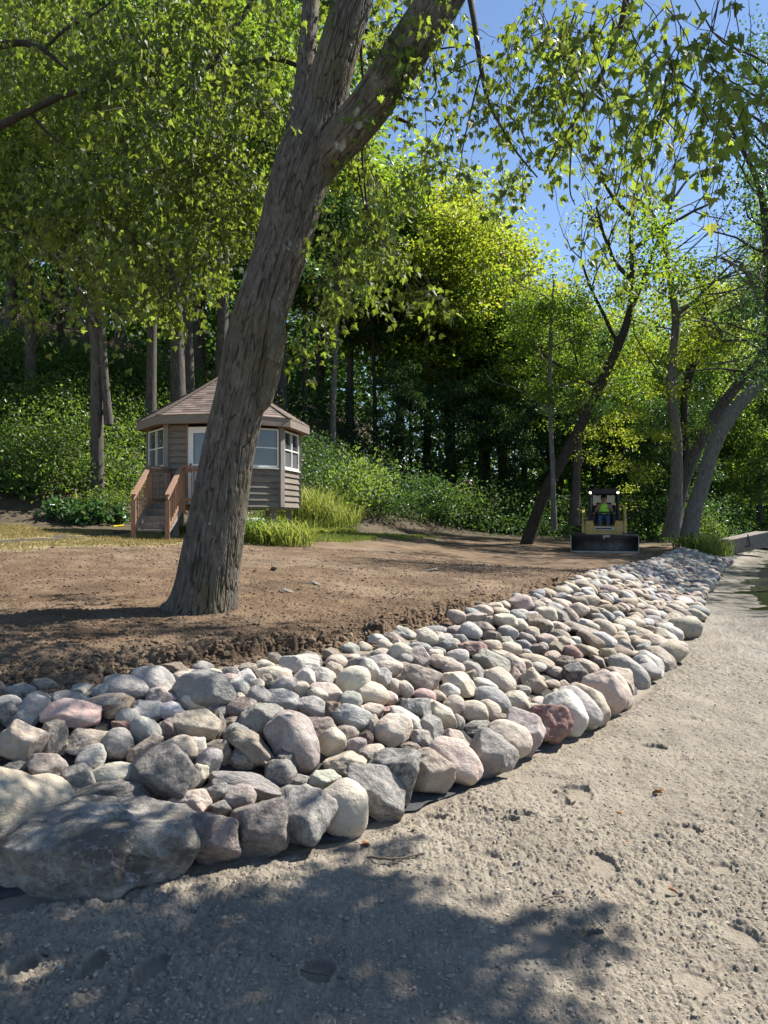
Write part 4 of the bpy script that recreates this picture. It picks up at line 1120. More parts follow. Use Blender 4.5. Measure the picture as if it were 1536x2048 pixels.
# a far wood closing the gaps, nobody could count its trees
gw = np.random.default_rng(77)
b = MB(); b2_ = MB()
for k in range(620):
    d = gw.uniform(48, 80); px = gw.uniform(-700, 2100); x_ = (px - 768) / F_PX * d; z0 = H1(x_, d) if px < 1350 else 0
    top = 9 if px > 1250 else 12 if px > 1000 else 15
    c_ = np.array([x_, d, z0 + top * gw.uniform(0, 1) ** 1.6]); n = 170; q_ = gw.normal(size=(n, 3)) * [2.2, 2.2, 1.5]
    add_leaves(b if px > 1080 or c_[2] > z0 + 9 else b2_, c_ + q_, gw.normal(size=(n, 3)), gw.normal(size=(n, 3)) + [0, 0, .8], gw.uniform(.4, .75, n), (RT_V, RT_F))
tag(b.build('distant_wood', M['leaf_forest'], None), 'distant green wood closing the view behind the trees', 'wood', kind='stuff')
tag(b2_.build('wood_interior', M['leaf_dark'], None), 'leafy interior of the wood behind the trunks, shade put into darker leaves', 'wood', kind='stuff')  # same far wood: shade under the canopy put into a darker leaf colour

# single trees that stand out
def traced(pts, d, r, seg=14):
    P = np.array([W(px, py, dd if dd else d) for (px, py, dd) in pts]); return P
def smooth_path(P, R_, n=40):
    P = np.array(P, float); t = np.arange(len(P)); tt = np.linspace(0, len(P) - 1, n)
    # Catmull-Rom
    Q = np.vstack([2 * P[0] - P[1], P, 2 * P[-1] - P[-2]]); out_ = []
    for u in tt:
        i = min(int(u), len(P) - 2); f = u - i; a, b_, c_, d_ = Q[i:i + 4]
        out_.append(.5 * ((2 * b_) + (c_ - a) * f + (2 * a - 5 * b_ + 4 * c_ - d_) * f * f + (-a + 3 * b_ - 3 * c_ + d_) * f ** 3))
    return np.array(out_), np.interp(tt, t, R_)
def px_tube(b, pts, d, w_px, seg=12, n=30, bumpy=.03):
    P = [W(p[0], p[1], p[2] if len(p) > 2 else d) for p in pts]; rad = [w * (p[2] if len(p) > 2 else d) / F_PX / 2 for w, p in zip(w_px, pts)]
    Q, r_ = smooth_path(P, rad, n); b.tube(Q, r_ * (1 + bumpy * np.sin(np.arange(n) * 1.7)), seg, cap=False); return Q
def solo(name, label, base, group=None): t = empty(name, base); tag(t, label, 'tree', group); return t
def world_child(b, name, mat, t, smooth=True):
    off = np.array(t.location); b.V = [v - off for v in b.V]; return b.build(name, mat, t, smooth)
g9 = np.random.default_rng(9)
# near left straight tree with a crown of maple leaves
d = 17.6; g0 = G(195, 1012); d = g0[1]; t = solo('maple_tree', 'straight lone trunk at the left with hostas around its foot', g0)
b = MB(); px_tube(b, [(196, 1025), (195, 980), (194, 850), (193, 700), (190, 600), (188, 480), (190, 350), (200, 200), (215, 50)], d, [34, 26, 25, 24, 26, 24, 20, 15, 9], 14)
for k in range(12):
    a = g9.uniform(0, 6.28); z_ = g9.uniform(6.4, 11.5); branches(b, (g0[0] - .03, d, z_), (math.cos(a), math.sin(a) * .8, .35), g9.uniform(1.8, 3.2), .075, 1, g9, .05, .5, 3, 6)
world_child(b, 'trunk', M['bark'], t)
me = crown_mesh('crown', M['leaf_maple'], 401, 4.3, 3.9, 120, 120, .19, (MT_V, MT_F), (.7, 1.3), .2, .5, .15)
c = add_obj('crown', me, None, t); c.location = (-.2, 0, 12.0 - g0[2])
# second trunk just behind it
d = 21.5; x0 = (213 - 768) / F_PX * d; t = solo('maple_tree', 'slimmer trunk close behind the straight lone trunk at the left', (x0, d, H1(x0, d)))
b = MB(); px_tube(b, [(218, 850), (210, 760), (203, 640), (198, 520), (200, 380), (215, 260)], d, [18, 15, 13, 12, 10, 6], 10); world_child(b, 'trunk', M['bark'], t)
c = add_obj('crown', CRN['f'][1], None, t); c.scale = (.55, .55, .45); c.location = (0, 0, 10)
# dark trunk that leans and curves right above the path
d = 28.5; g0 = np.array([(1083 - 768) / F_PX * d, d, 0]); g0[2] = H1(g0[0], d); t = solo('ash_tree', 'dark curved trunk leaning right, left of and above the loader', g0)
b = MB(); px_tube(b, [(1052, 1090), (1088, 990), (1125, 920), (1160, 855), (1200, 770), (1235, 695), (1258, 630), (1264, 560), (1262, 470), (1268, 400), (1262, 330)], d, [26, 22, 21, 20, 19, 18, 15, 10, 8, 5, 3], 12, 40)
for (p_, dr, L) in (((1262, 620), (.7, 0, 1), 4), ((1262, 560), (-.8, 0, .7), 3), ((1265, 500), (.9, 0, .6), 3.2), ((1240, 690), (-.6, .2, .8), 3.5), ((1262, 430), (-.8, 0, .8), 2.6), ((1200, 770), (-.9, 0, .4), 2.4)):
    branches(b, W(*p_, d), dr, L, .09, 2, g9, .2, .5, 3, 5)
world_child(b, 'trunk', M['bark_dark'], t)
c = add_obj('crown', CRN['s'][0], None, t); c.scale = (.72, .72, .95); c.location = (W(1258, 560, d) - g0)
c = add_obj('crown', CRN['s'][0], None, t); c.scale = (.6, .6, .5); c.location = (W(1262, 850, d) - g0); c.rotation_euler = (0, 0, 2)
# thin straight grey tree
d = 28; g0 = np.array([(1108 - 768) / F_PX * d, d, 0]); g0[2] = H1(g0[0], d); t = solo('ash_tree', 'thin straight grey trunk at the edge of the path left of the loader', g0)
b = MB(); px_tube(b, [(1108, 1060), (1106, 960), (1102, 860), (1100, 760), (1102, 650), (1108, 560)], d, [13, 10, 9, 9, 7, 3], 8)
for k in range(6): branches(b, W(1102, 830 - k * 45, d), (g9.uniform(-1, 1), .2, .5), 2, .04, 1, g9, .1, .5)
world_child(b, 'trunk', M['bark_pale'], t); c = add_obj('crown', CRN['f'][0], None, t); c.scale = (.45, .45, .5); c.location = W(1105, 690, d) - g0
# paired trunk behind it
d = 33; g0 = np.array([(1152 - 768) / F_PX * d, d, 0]); g0[2] = H1(g0[0], d); t = solo('ash_tree', 'brown upright trunk rising between the curved dark trunk and the loader', g0)
b = MB(); px_tube(b, [(1148, 1050), (1152, 980), (1156, 900), (1160, 800), (1162, 700)], d, [24, 18, 15, 12, 6], 9); world_child(b, 'trunk', M['bark'], t); c = add_obj('crown', CRN['d'][0], None, t); c.scale = (.5, .5, .5); c.location = W(1162, 740, d) - g0
# bare tree
d = 29; g0 = np.array([(1348 - 768) / F_PX * d, d, 0]); g0[2] = H1(g0[0], d); t = solo('dead_tree', 'nearly bare tree with a fan of twigs standing right behind the loader', g0)
b = MB(); px_tube(b, [(1342, 1075), (1350, 1010), (1354, 930), (1352, 860), (1342, 790), (1346, 720), (1352, 640), (1345, 590), (1335, 530), (1326, 480), (1305, 430), (1270, 398), (1235, 390), (1208, 398)], d, [38, 28, 22, 20, 19, 17, 16, 14, 12, 11, 9, 8, 5, 3], 14, 60)
px_tube(b, [(1328, 485), (1338, 430), (1350, 370), (1352, 330)], d, [10, 8, 6, 4], 8, 14)
px_tube(b, [(1346, 400), (1380, 355), (1420, 338), (1460, 345)], d, [6, 5, 4, 2], 6, 14)
px_tube(b, [(1306, 432), (1290, 380), (1278, 330)], d, [8, 6, 3], 6, 12)
px_tube(b, [(1350, 632), (1390, 600), (1430, 560), (1462, 530), (1500, 495)], d, [10, 8, 6, 4, 2], 7, 18)
px_tube(b, [(1345, 780), (1300, 720), (1270, 670), (1268, 640)], d, [5, 4, 3, 2], 5, 12)
tips = []
for (px, py, dx, dz, L) in [(1352, 640, .9, .5, 3.5), (1390, 600, .6, .9, 3), (1430, 560, .8, .3, 2.6), (1335, 540, .9, .9, 3.4), (1340, 560, .9, .3, 3.2), (1345, 590, 1, .1, 3.2), (1350, 620, 1, .6, 3.4), (1430, 560, .1, 1, 2.6), (1400, 590, .9, .1, 3),
                            (1330, 500, -.8, .6, 2.5), (1340, 430, .8, .9, 2.5), (1300, 425, -.2, 1, 2), (1250, 392, -.5, .8, 1.8), (1345, 600, -.9, .5, 2.6), (1350, 660, -.8, .2, 2.6), (1460, 530, .8, .6, 2), (1352, 350, .1, 1, 1.6), (1280, 400, .3, 1, 2)]:
    branches(b, W(px, py, d), (dx, g9.uniform(-.5, .5), dz), L, .035, 2, g9, .12, .55, 4, 4, tips)
world_child(b, 'trunk', M['bark_pale'], t)
b = MB(); tp_ = np.array(tips)[::3]; P = np.repeat(tp_, 4, 0) + g9.normal(size=(len(tp_) * 4, 3)) * .25; k = len(P); k_ = P[:, 0] < W(1345, 500, d)[0] + .8; P = P[k_]; k = len(P)
add_leaves(b, P, g9.normal(size=(k, 3)) + [0, 0, -.8], g9.normal(size=(k, 3)), g9.uniform(.1, .17, k), (LT_V, LT_F)); world_child(b, 'crown', M['leaf_yellow'], t, False)
# two leaning trunks at the right
d = 27; g0 = np.array([(1378 - 768) / F_PX * d, d, 0]); g0[2] = H1(g0[0], d); t = solo('willow_tree', 'pale thick trunk leaning right over the water', g0)
b = MB(); px_tube(b, [(1378, 1075), (1388, 1020), (1406, 965), (1425, 900), (1455, 840), (1500, 785), (1550, 735), (1620, 660), (1680, 560)], d, [36, 31, 29, 28, 28, 26, 23, 18, 11], 16, 40)
for k in range(8): branches(b, W(1560 + k * 14, 725 - k * 20, d), (g9.uniform(-.6, 1), g9.uniform(-.6, .6), 1), 4, .11, 2, g9, .2, .5)
world_child(b, 'trunk', M['bark_pale'], t)
me = crown_mesh('crown', M['leaf_pale'], 431, 3.6, 4.6, 60, 200, .17, (LT_V, LT_F), (.7, 1.3), .3, .6, .3); c = add_obj('crown', me, None, t); c.location = W(1720, 430, d) - g0
d = 30; g0 = np.array([(1362 - 768) / F_PX * d, d, 0]); g0[2] = H1(g0[0], d); t = solo('willow_tree', 'darker trunk leaning right behind the pale thick one', g0)
b = MB(); px_tube(b, [(1345, 1060), (1362, 980), (1390, 905), (1420, 850), (1452, 800), (1490, 752), (1515, 720), (1560, 640)], d, [32, 26, 23, 22, 21, 19, 16, 8], 14, 36)
world_child(b, 'trunk', M['bark'], t); c = add_obj('crown', CRN['p'][1], None, t); c.scale = (.7, .7, .6); c.location = W(1580, 590, d) - g0
d = 36; g0 = np.array([(1365 - 768) / F_PX * d, d, 0]); g0[2] = H1(g0[0], d); t = solo('ash_tree', 'dark crooked trunk seen between the bare tree and the leaning pair', g0)
b = MB(); px_tube(b, [(1365, 1040), (1372, 900), (1368, 800), (1382, 745), (1396, 690), (1412, 630), (1420, 560)], d, [18, 14, 14, 14, 12, 9, 4], 9); world_child(b, 'trunk', M['bark_dark'], t); c = add_obj('crown', CRN['y'][0], None, t); c.scale = (.6, .6, .45); c.location = W(1425, 650, d) - g0
# small-leaved tree at the right edge
d = 17; xr = W(1560, 800, d)[0]; t = solo('willow_tree', 'small leaved tall tree reaching in from the right edge', (xr, d, -.3))
b = MB(); px_tube(b, [(1560, 1190), (1555, 900), (1545, 700), (1535, 500), (1520, 380), (1480, 290), (1450, 240)], d, [30, 26, 22, 18, 12, 8, 4], 10)
for k in range(16): branches(b, W(1538, 760 - k * 42, d), (g9.uniform(-1, .3), g9.uniform(-.5, .5), .5), g9.uniform(1.2, 2.4), .03, 1, g9, .1, .5)
world_child(b, 'trunk', M['bark_dark'], t)
b = MB()
for k in range(190):
    py_ = g9.uniform(50, 800); px_ = g9.uniform(1450 + 60 * abs(py_ - 300) / 300, 1700) if py_ < 560 else g9.uniform(1488, 1650); c_ = W(px_, py_, d + g9.uniform(-1.5, 1.5)); n = 60; q_ = g9.normal(size=(n, 3)) * [.32, .32, .22]
    add_leaves(b, c_ + q_, g9.normal(size=(n, 3)) + [0, 0, -.7], g9.normal(size=(n, 3)), g9.uniform(.055, .10, n), (LT_V, LT_F))
world_child(b, 'crown', M['leaf_dark'], t, False)

# ---------------------------------------------------------------- the big leaning maple
MD = 7.1; base = G(408, 1218); MD = base[1]
mt = solo('silver_maple', 'big leaning furrowed maple forking in front of the garden house', base)
FUR = []
def bark_tube(path, w_px, dlist, n, seg, seed, flare=0, amp=.020):
    P = [W(px, py, dd) for (px, py), dd in zip(path, dlist)]; rad = [w * dd / F_PX / 2 for w, dd in zip(w_px, dlist)]
    Q, r_ = smooth_path(P, rad, n); T = np.gradient(Q, axis=0); Ls = np.concatenate([[0], np.cumsum(np.linalg.norm(np.diff(Q, axis=0), axis=1))]); T /= np.linalg.norm(T, axis=1)[:, None]
    u = np.cross(T, [0, 1, 0]); u /= np.linalg.norm(u, axis=1)[:, None]; v = np.cross(T, u)
    a = np.linspace(0, 2 * np.pi, seg, endpoint=False); A, L_ = np.meshgrid(a, Ls); Rr = np.repeat(r_[:, None], seg, 1)
    k = 1 if r_[0] > .15 else .6
    c_, s_ = np.cos(A), np.sin(A); tw = L_ * .10
    X = np.cos(A + tw) * 11.5 * k; Y = np.sin(A + tw) * 11.5 * k; Z = L_ * 4.6
    w1 = noise3(X * .5, Y * .5, Z * .8, seed) * .9
    f = noise3(X + w1, Y + w1, Z, seed + 1); f2 = noise3(X * 2.1 + w1 * 2, Y * 2.1, Z * 2.3, seed + 2); f3 = noise3(X * 5, Y * 5, Z * 7, seed + 3)
    ridge = (1 - np.abs(f) * 2.2).clip(-.4, 1) * .0 + -np.exp(-(f / .10) ** 2) * 1.0 - .45 * np.exp(-(f2 / .12) ** 2) + .22 * f3
    low_ = noise3(c_ * 1.3, s_ * 1.3, L_ * .9, seed + 5) * .05
    Rr = Rr * (1 + low_) + amp * k * ridge; FUR.append(np.clip(-ridge, 0, 1).ravel())
    if flare:
        fl = np.exp(-L_ / .16); lob = .5 + .5 * np.cos(A * 5 + 1.0) + .4 * np.cos(A * 3 + .4); Rr = Rr * (1 + fl * (.08 + .27 * lob))
    P_ = Q[:, None] + Rr[..., None] * (c_[..., None] * u[:, None] + s_[..., None] * v[:, None])
    i = np.arange(n - 1)[:, None] * seg; j = np.arange(seg)[None]; j2 = (j + 1) % seg
    return P_.reshape(-1, 3), np.stack([i + j, i + seg + j, i + seg + j2, i + j2], -1).reshape(-1, 4), Q
b = MB()
d0 = MD; path = [(400, 1240), (408, 1205), (424, 1100), (453, 922), (481, 793), (509, 664), (563, 500), (588, 400), (612, 320), (640, 235), (668, 130), (706, 0), (735, -100), (760, -220)]
wd = [126, 124, 118, 104, 99, 104, 106, 110, 114, 88, 80, 76, 70, 62]; dl = [d0, d0, d0, d0, d0, d0 + .05, d0 + .1, d0 + .1, d0 + .15, d0 + .2, d0 + .2, d0 + .25, d0 + .3, d0 + .3]
V, Fc, Qm = bark_tube(path, wd, dl, 900, 420, 3, 1, .012); b.add(V, Fc)
path = [(606, 395), (645, 325), (697, 264), (747, 203), (815, 100), (880, 0), (950, -110), (1060, -230), (1200, -350)]
V, Fc, Qr = bark_tube(path, [54, 74, 84, 86, 88, 86, 76, 62, 50], [d0 + .1, d0 + .1, d0 + .05, d0, d0 - .1, d0 - .2, d0 - .3, d0 - .5, d0 - .8], 480, 300, 13, 0, .010); b.add(V, Fc)
path = [(590, 350), (592, 270), (606, 190), (614, 100), (622, 0), (628, -120)]
V, Fc, Ql = bark_tube(path, [50, 46, 40, 36, 33, 28], [d0 + .3, d0 + .3, d0 + .35, d0 + .45, d0 + .6, d0 + .8], 220, 110, 23, 0, .008); b.add(V, Fc)
V, Fc, _q = bark_tube([(548, 560), (552, 660), (545, 740), (528, 800), (512, 830)], [14, 40, 34, 34, 10], [d0 - .08] * 5, 120, 90, 33, 0, .007); b.add(V, Fc)
V, Fc, _q = bark_tube([(545, 720), (556, 690), (570, 672)], [30, 24, 20], [d0 - .15, d0 - .18, d0 - .2], 40, 60, 35, 0, .004); b.add(V, Fc)
m, nt, p, out = newmat('furrowed_bark'); q = NT(nt); tcn = q.n('ShaderNodeTexCoord'); gg = q.n('ShaderNodeNewGeometry'); vv = q.mapping(tcn.outputs['Object'], (1, 1, .4))
f = q.noise(vv, 16, 8, .65, .4); cc = q.ramp(f, [(.3, (.07, .058, .044)), (.5, (.12, .104, .083)), (.72, (.20, .178, .148))])
cc = q.mix(q.rampf(q.noise(tcn.outputs['Object'], 1.1, 5, .6), [(.48, 0), (.66, .55)]), cc, (.13, .115, .05))
cc = q.mix(q.rampf(q.noise(tcn.outputs['Object'], 4.2, 3, .5), [(.69, 0), (.72, .75)]), cc, (.36, .37, .34))
fa = q.n('ShaderNodeAttribute'); fa.attribute_name = 'furrow'; cc = q.mix(q.rampf(fa.outputs['Fac'], [(.2, 0), (.9, .75)]), cc, (.03, .024, .018))
nt.links.new(cc, p.inputs['Base Color']); p.inputs['Roughness'].default_value = .92; p.inputs['Specular IOR Level'].default_value = .2; nt.links.new(q.bump(f, .7, .012), p.inputs['Normal'])
tk = world_child(b, 'trunk', m, mt); at_ = tk.data.attributes.new('furrow', 'FLOAT', 'POINT'); at_.data.foreach_set('value', np.concatenate(FUR).astype(np.float32))
# limbs and hanging twigs
gm = np.random.default_rng(19); tw = MB(); lf = MB()
def limb(pts, w, n=24, seg=8):
    P = [W(*p_) for p_ in pts]; rad = np.interp(np.linspace(0, 1, len(P)), np.linspace(0, 1, len(w)), w); Q, r_ = smooth_path(P, rad, n); tw.tube(Q, r_, seg, cap=False); return Q
def hang_leaves(P0, n, spread, size):
    """one leafy twig starting at P0"""
    a = gm.uniform(0, 6.28); L = gm.uniform(.35, .8); dirn = np.array([math.cos(a) * .5, math.sin(a) * .5, -.75 + gm.uniform(-.2, .5)]); k = 6
    pts = [P0]; dd = dirn / np.linalg.norm(dirn)
    for _ in range(k - 1):
        dd = dd + gm.normal(size=3) * .18 + [0, 0, -.12]; dd /= np.linalg.norm(dd); pts.append(pts[-1] + dd * L / (k - 1))
    pts = np.array(pts); tw.tube(pts, np.linspace(.0045, .0018, k), 3, cap=False)
    t = gm.uniform(.05, 1, n) * (k - 1); i = np.minimum(t.astype(int), k - 2); f = (t - i)[:, None]; base_ = pts[i] * (1 - f) + pts[i + 1] * f
    off = gm.normal(size=(n, 3)) * spread; pos = base_ + off
    tip = off * 3 + gm.normal(size=(n, 3)) * .45 + [0, 0, -.8]; nor = gm.normal(size=(n, 3)) * .9 + [0, -.1, .4]
    add_leaves(lf, pos, tip, nor, size * gm.uniform(.7, 1.2, n), (MT_V, MT_F))
def blob(px, py, d, rx, ry, ntw, size=.115, nl=13, dz=.5, spread=.055):
    left = ntw
    while left > 0:
        a = gm.uniform(0, 6.28); r_ = math.sqrt(gm.uniform(0, 1)); dd = d + gm.normal() * dz; c_ = W(px + rx * r_ * math.cos(a), py + ry * r_ * math.sin(a) - 25, dd)
        k = min(left, int(gm.integers(2, 6))); left -= k
        for _ in range(k): hang_leaves(c_ + gm.normal(size=3) * [.11, .11, .07], nl, spread, size)
limb([(930, -60, 6.9), (948, 40, 6.6), (958, 110, 6.5), (975, 200, 6.4), (995, 240, 6.4), (1030, 300, 6.3), (1075, 355, 6.3)], [.03, .022, .012, .006])
limb([(975, 205, 6.4), (1000, 215, 6.3), (1035, 250, 6.2), (1070, 312, 6.1), (1100, 290, 6.1)], [.008, .004])
limb([(1260, -60, 5.6), (1245, 40, 5.6), (1215, 125, 5.6), (1170, 210, 5.6), (1130, 270, 5.7), (1095, 335, 5.7)], [.03, .02, .01, .005])
limb([(1150, 225, 5.6), (1142, 300, 5.6), (1140, 380, 5.6), (1150, 410, 5.6)], [.009, .004])
limb([(1160, 60, 5.9), (1130, 140, 5.9), (1105, 180, 5.9)], [.01, .004]); limb([(1190, 190, 5.7), (1240, 230, 5.7), (1290, 290, 5.8)], [.009, .004])
limb([(980, 110, 6.5), (930, 130, 6.6), (880, 160, 6.7)], [.009, .004]); limb([(865, 120, 6.8), (872, 180, 6.8), (850, 210, 6.8)], [.01, .004])
limb([(960, 150, 6.5), (940, 230, 6.5), (925, 300, 6.5), (915, 380, 6.5)], [.009, .003]); limb([(1330, 80, 4.6), (1350, 150, 4.6), (1400, 190, 4.6)], [.01, .004])
limb([(795, 120, 7.4), (870, 100, 7.3), (940, 90, 7.1)], [.012, .006])
limb([(596, 132, 7.6), (570, 122, 7.6), (530, 118, 7.7), (470, 130, 7.8), (420, 135, 7.9), (380, 160, 8), (330, 200, 8.1), (280, 260, 8.2), (230, 350, 8.3)], [.026, .018, .011, .006])
limb([(560, -80, 9), (480, 40, 8.8), (420, 130, 8.6), (350, 210, 8.4)], [.04, .025, .01])
limb([(735, 60, 7.5), (722, 90, 7.5), (726, 160, 7.5), (722, 260, 7.4), (735, 420, 7.3), (760, 480, 7.3)], [.02, .014, .008])
limb([(715, 330, 7.4), (735, 430, 7.3), (790, 520, 7.2), (830, 600, 7.1)], [.012, .005]); limb([(640, 640, 6.8), (632, 600, 6.9), (650, 520, 7)], [.003, .006])
limb([(790, 235, 7.2), (815, 245, 7.1), (832, 255, 7.1)], [.02, .008]); limb([(565, 660, 7.0), (585, 640, 6.9), (610, 630, 6.8)], [.008, .003])
blob_list = [ # px, py, depth, rx, ry, twigs, leaf size
 (880, 60, 6.7, 110, 80, 52, .115), (960, 160, 6.5, 90, 110, 52, .115), (1050, 60, 6.3, 100, 80, 55, .115), (1130, 130, 5.9, 90, 90, 42, .11), (1190, 40, 5.5, 110, 70, 52, .115),
 (1000, 250, 6.4, 60, 70, 20, .11), (960, 300, 6.5, 50, 80, 20, .11), (925, 370, 6.5, 26, 70, 12, .11), (1060, 350, 6.2, 60, 36, 10, .11), (1110, 320, 5.9, 46, 60, 16, .11),
 (1160, 330, 5.7, 60, 110, 36, .11), (1175, 430, 5.7, 55, 60, 20, .11), (1220, 250, 5.6, 90, 90, 40, .11), (1270, 300, 5.7, 70, 50, 24, .11), (1290, 120, 4.6, 90, 100, 34, .115), (1340, 60, 4.4, 80, 80, 28, .12),
 (1400, 220, 4.3, 110, 50, 26, .12), (1350, 240, 5.2, 80, 60, 22, .11), (1200, 480, 5.7, 46, 16, 5, .11), (850, 190, 6.9, 60, 70, 24, .11), (870, 270, 6.9, 46, 40, 12, .11), (820, 110, 7.1, 60, 90, 22, .11), (1500, 200, 4.0, 70, 60, 14, .12),
 (1020, 350, 6.3, 60, 40, 6, .11), (1080, 200, 6.0, 60, 90, 16, .11),
 (760, 430, 7.3, 50, 90, 30, .12), (800, 520, 7.2, 60, 90, 34, .12), (850, 600, 7.1, 55, 70, 24, .12), (740, 300, 7.6, 50, 90, 26, .12), (700, 480, 7.5, 50, 90, 22, .12), (890, 660, 7.0, 16, 24, 3, .12), (660, 560, 7.3, 50, 60, 12, .12),
 (637, 650, 6.8, 18, 46, 7, .11), (600, 640, 6.8, 14, 20, 2, .11), (552, 690, 6.75, 12, 12, 3, .11), (690, 150, 8.3, 80, 150, 30, .13), (720, 60, 8.2, 60, 80, 18, .13),
 (120, 80, 8.5, 160, 110, 90, .135), (320, 60, 8.3, 150, 90, 80, .135), (480, 80, 8.2, 120, 100, 70, .13), (80, 250, 8.6, 130, 110, 66, .135), (240, 230, 8.2, 130, 110, 80, .135), (400, 240, 8, 130, 110, 76, .13),
 (520, 260, 8.2, 70, 130, 50, .13), (150, 400, 8, 130, 90, 60, .13), (300, 400, 7.6, 120, 90, 66, .13), (420, 400, 8, 90, 90, 50, .13), (500, 420, 8.6, 60, 90, 28, .13), (230, 520, 7.3, 80, 60, 28, .125), (330, 520, 7.2, 90, 60, 34, .125),
 (410, 510, 7.5, 50, 50, 20, .125), (60, 520, 8.4, 90, 70, 28, .13), (310, 590, 7.4, 16, 30, 4, .12), (190, 590, 7.6, 30, 26, 5, .12)]
for (px, py, dd, rx, ry, nt_, sz) in blob_list:
    rt = px > 770; blob(px, py, dd, rx, ry, max(1, int(nt_ * ((.40 if py < 230 else .15) if rt else .85))), sz * (.70 if rt else .64), 13 if rt else 15, .3 if rt else .6)
# the part of the crown above and to the right of the view: it shades the beach and the soil in front
def shade(gx, gy, tlist, spread, ntw):
    gz_ = H1(gx, gy)
    for t_ in tlist:
        c_ = np.array([gx, gy, gz_ + .27]) + SD * t_
        for _ in range(int(ntw * .40)): hang_leaves(c_ + gm.normal(size=3) * [spread, spread, spread * .5], 14, .07, .12)
def shade_px(px, py, t_, spread, ntw):
    g_ = G(px, py); shade(g_[0], g_[1], [t_], spread, ntw)
for (px, py, sp, n_) in [(60, 1960, .26, 34), (220, 1990, .26, 34), (400, 1960, .26, 34), (580, 1980, .26, 34), (760, 1990, .24, 34), (900, 2000, .16, 20), (480, 1870, .16, 18), (620, 1850, .18, 22), (760, 1850, .2, 26), (900, 1860, .18, 22), 
                         (80, 1860, .14, 12), (300, 1860, .12, 6), (870, 1790, .13, 10),   (830, 1715, .05, 3), (180, 2060, .3, 40), (500, 2080, .3, 40), (800, 2080, .3, 36), (640, 1925, .2, 20), (-120, 1900, .4, 40)]:
    shade_px(px - (70 if px > 700 else 0), py, 7.5, sp, n_)
for (px, py, sp, n_) in [(40, 1255, .22, 16), (150, 1250, .25, 18), (280, 1262, .24, 18), (400, 1275, .22, 14), (500, 1262, .22, 14), (560, 1290, .22, 12), (60, 1325, .2, 14), (200, 1330, .18, 12), (330, 1318, .18, 10), (10, 1370, .15, 7), (130, 1368, .12, 6), (440, 1300, .16, 8), (120, 1200, .25, 8), (-60, 1300, .4, 24), (330, 1225, .14, 8)]:
    shade_px(px, py, 11.5, sp, n_)
limb([(1200, -350, 6.2), (1700, -700, 6.0), (2400, -900, 5.6), (3200, -700, 5.2)], [.14, .10, .06, .03])
for _ in range(85):                                              # unseen upper crown above the view, added to shade the leaves below
    c_ = np.array([gm.uniform(-5.5, 1.0), gm.uniform(8.4, 11.0), gm.uniform(8.6, 11.5)])
    for k in range(4): hang_leaves(c_ + gm.normal(size=3) * .28, 15, .1, .13)
world_child(lf, 'leaves', M['leaf_maple'], mt, False); world_child(tw, 'twigs', M['bark_dark'], mt)
# shade tree off to the right over the water: shadows on the far stones, the loader and the soil round it
t = solo('maple_tree', 'maple over the water beyond the right edge that shades the far stones', (15, 17, -.4)); tm = add_obj('trunk', TR[2], None, t); tm.scale = (.85, .85, .85)
b = MB()
for (px, py, rad, n_) in [(1400, 1150, .9, 9), (1330, 1140, .7, 6), (1440, 1200, .7, 6), (1250, 1112, .8, 8), (1100, 1100, .9, 7), (950, 1095, .9, 7), (820, 1105, .7, 5), (1200, 1085, .8, 7), (1300, 1105, .7, 6), (1100, 1125, .5, 2)]:
    g_ = G(px, py) + SD * 12
    for _ in range(n_):
        c_ = g_ + g9.normal(size=3) * rad; n = 130; q_ = g9.normal(size=(n, 3)) * .33
        add_leaves(b, c_ + q_, g9.normal(size=(n, 3)) + [0, 0, -.5], g9.normal(size=(n, 3)) + [0, 0, .6], g9.uniform(.10, .19, n), (LT_V, LT_F))
world_child(b, 'crown', M['leaf_forest'], t, False)

t = solo('maple_tree', 'maple beyond the left edge whose dark limbs reach into the top left corner', (-7.6, 8.8, H1(-7.6, 8.8)))
b = MB(); b.tube(smooth_path([(-7.6, 8.8, .6), (-7.5, 8.8, 4), (-7.3, 8.8, 8), (-7.0, 8.9, 12)], [.3, .22, .18, .1], 30)[0], np.linspace(.3, .1, 30), 14, cap=False)
px_tube(b, [(-560, 420), (-200, 170), (0, 92), (70, 92), (110, 118), (135, 140)], 8.0, [34, 24, 15, 12, 8, 5], 9); px_tube(b, [(-560, 560), (-150, 330), (60, 222), (130, 190), (190, 176), (240, 150), (300, 128)], 7.7, [30, 22, 13, 11, 9, 7, 3], 9)
px_tube(b, [(190, 176), (250, 178), (310, 190), (350, 200)], 7.7, [6, 5, 3, 2], 6); px_tube(b, [(60, 225), (100, 270), (150, 300), (210, 310)], 7.8, [8, 6, 4, 2], 6); px_tube(b, [(90, 98), (130, 60), (200, 20), (260, -30)], 8, [7, 6, 4, 3], 6)
world_child(b, 'trunk', M['bark_dark'], t)
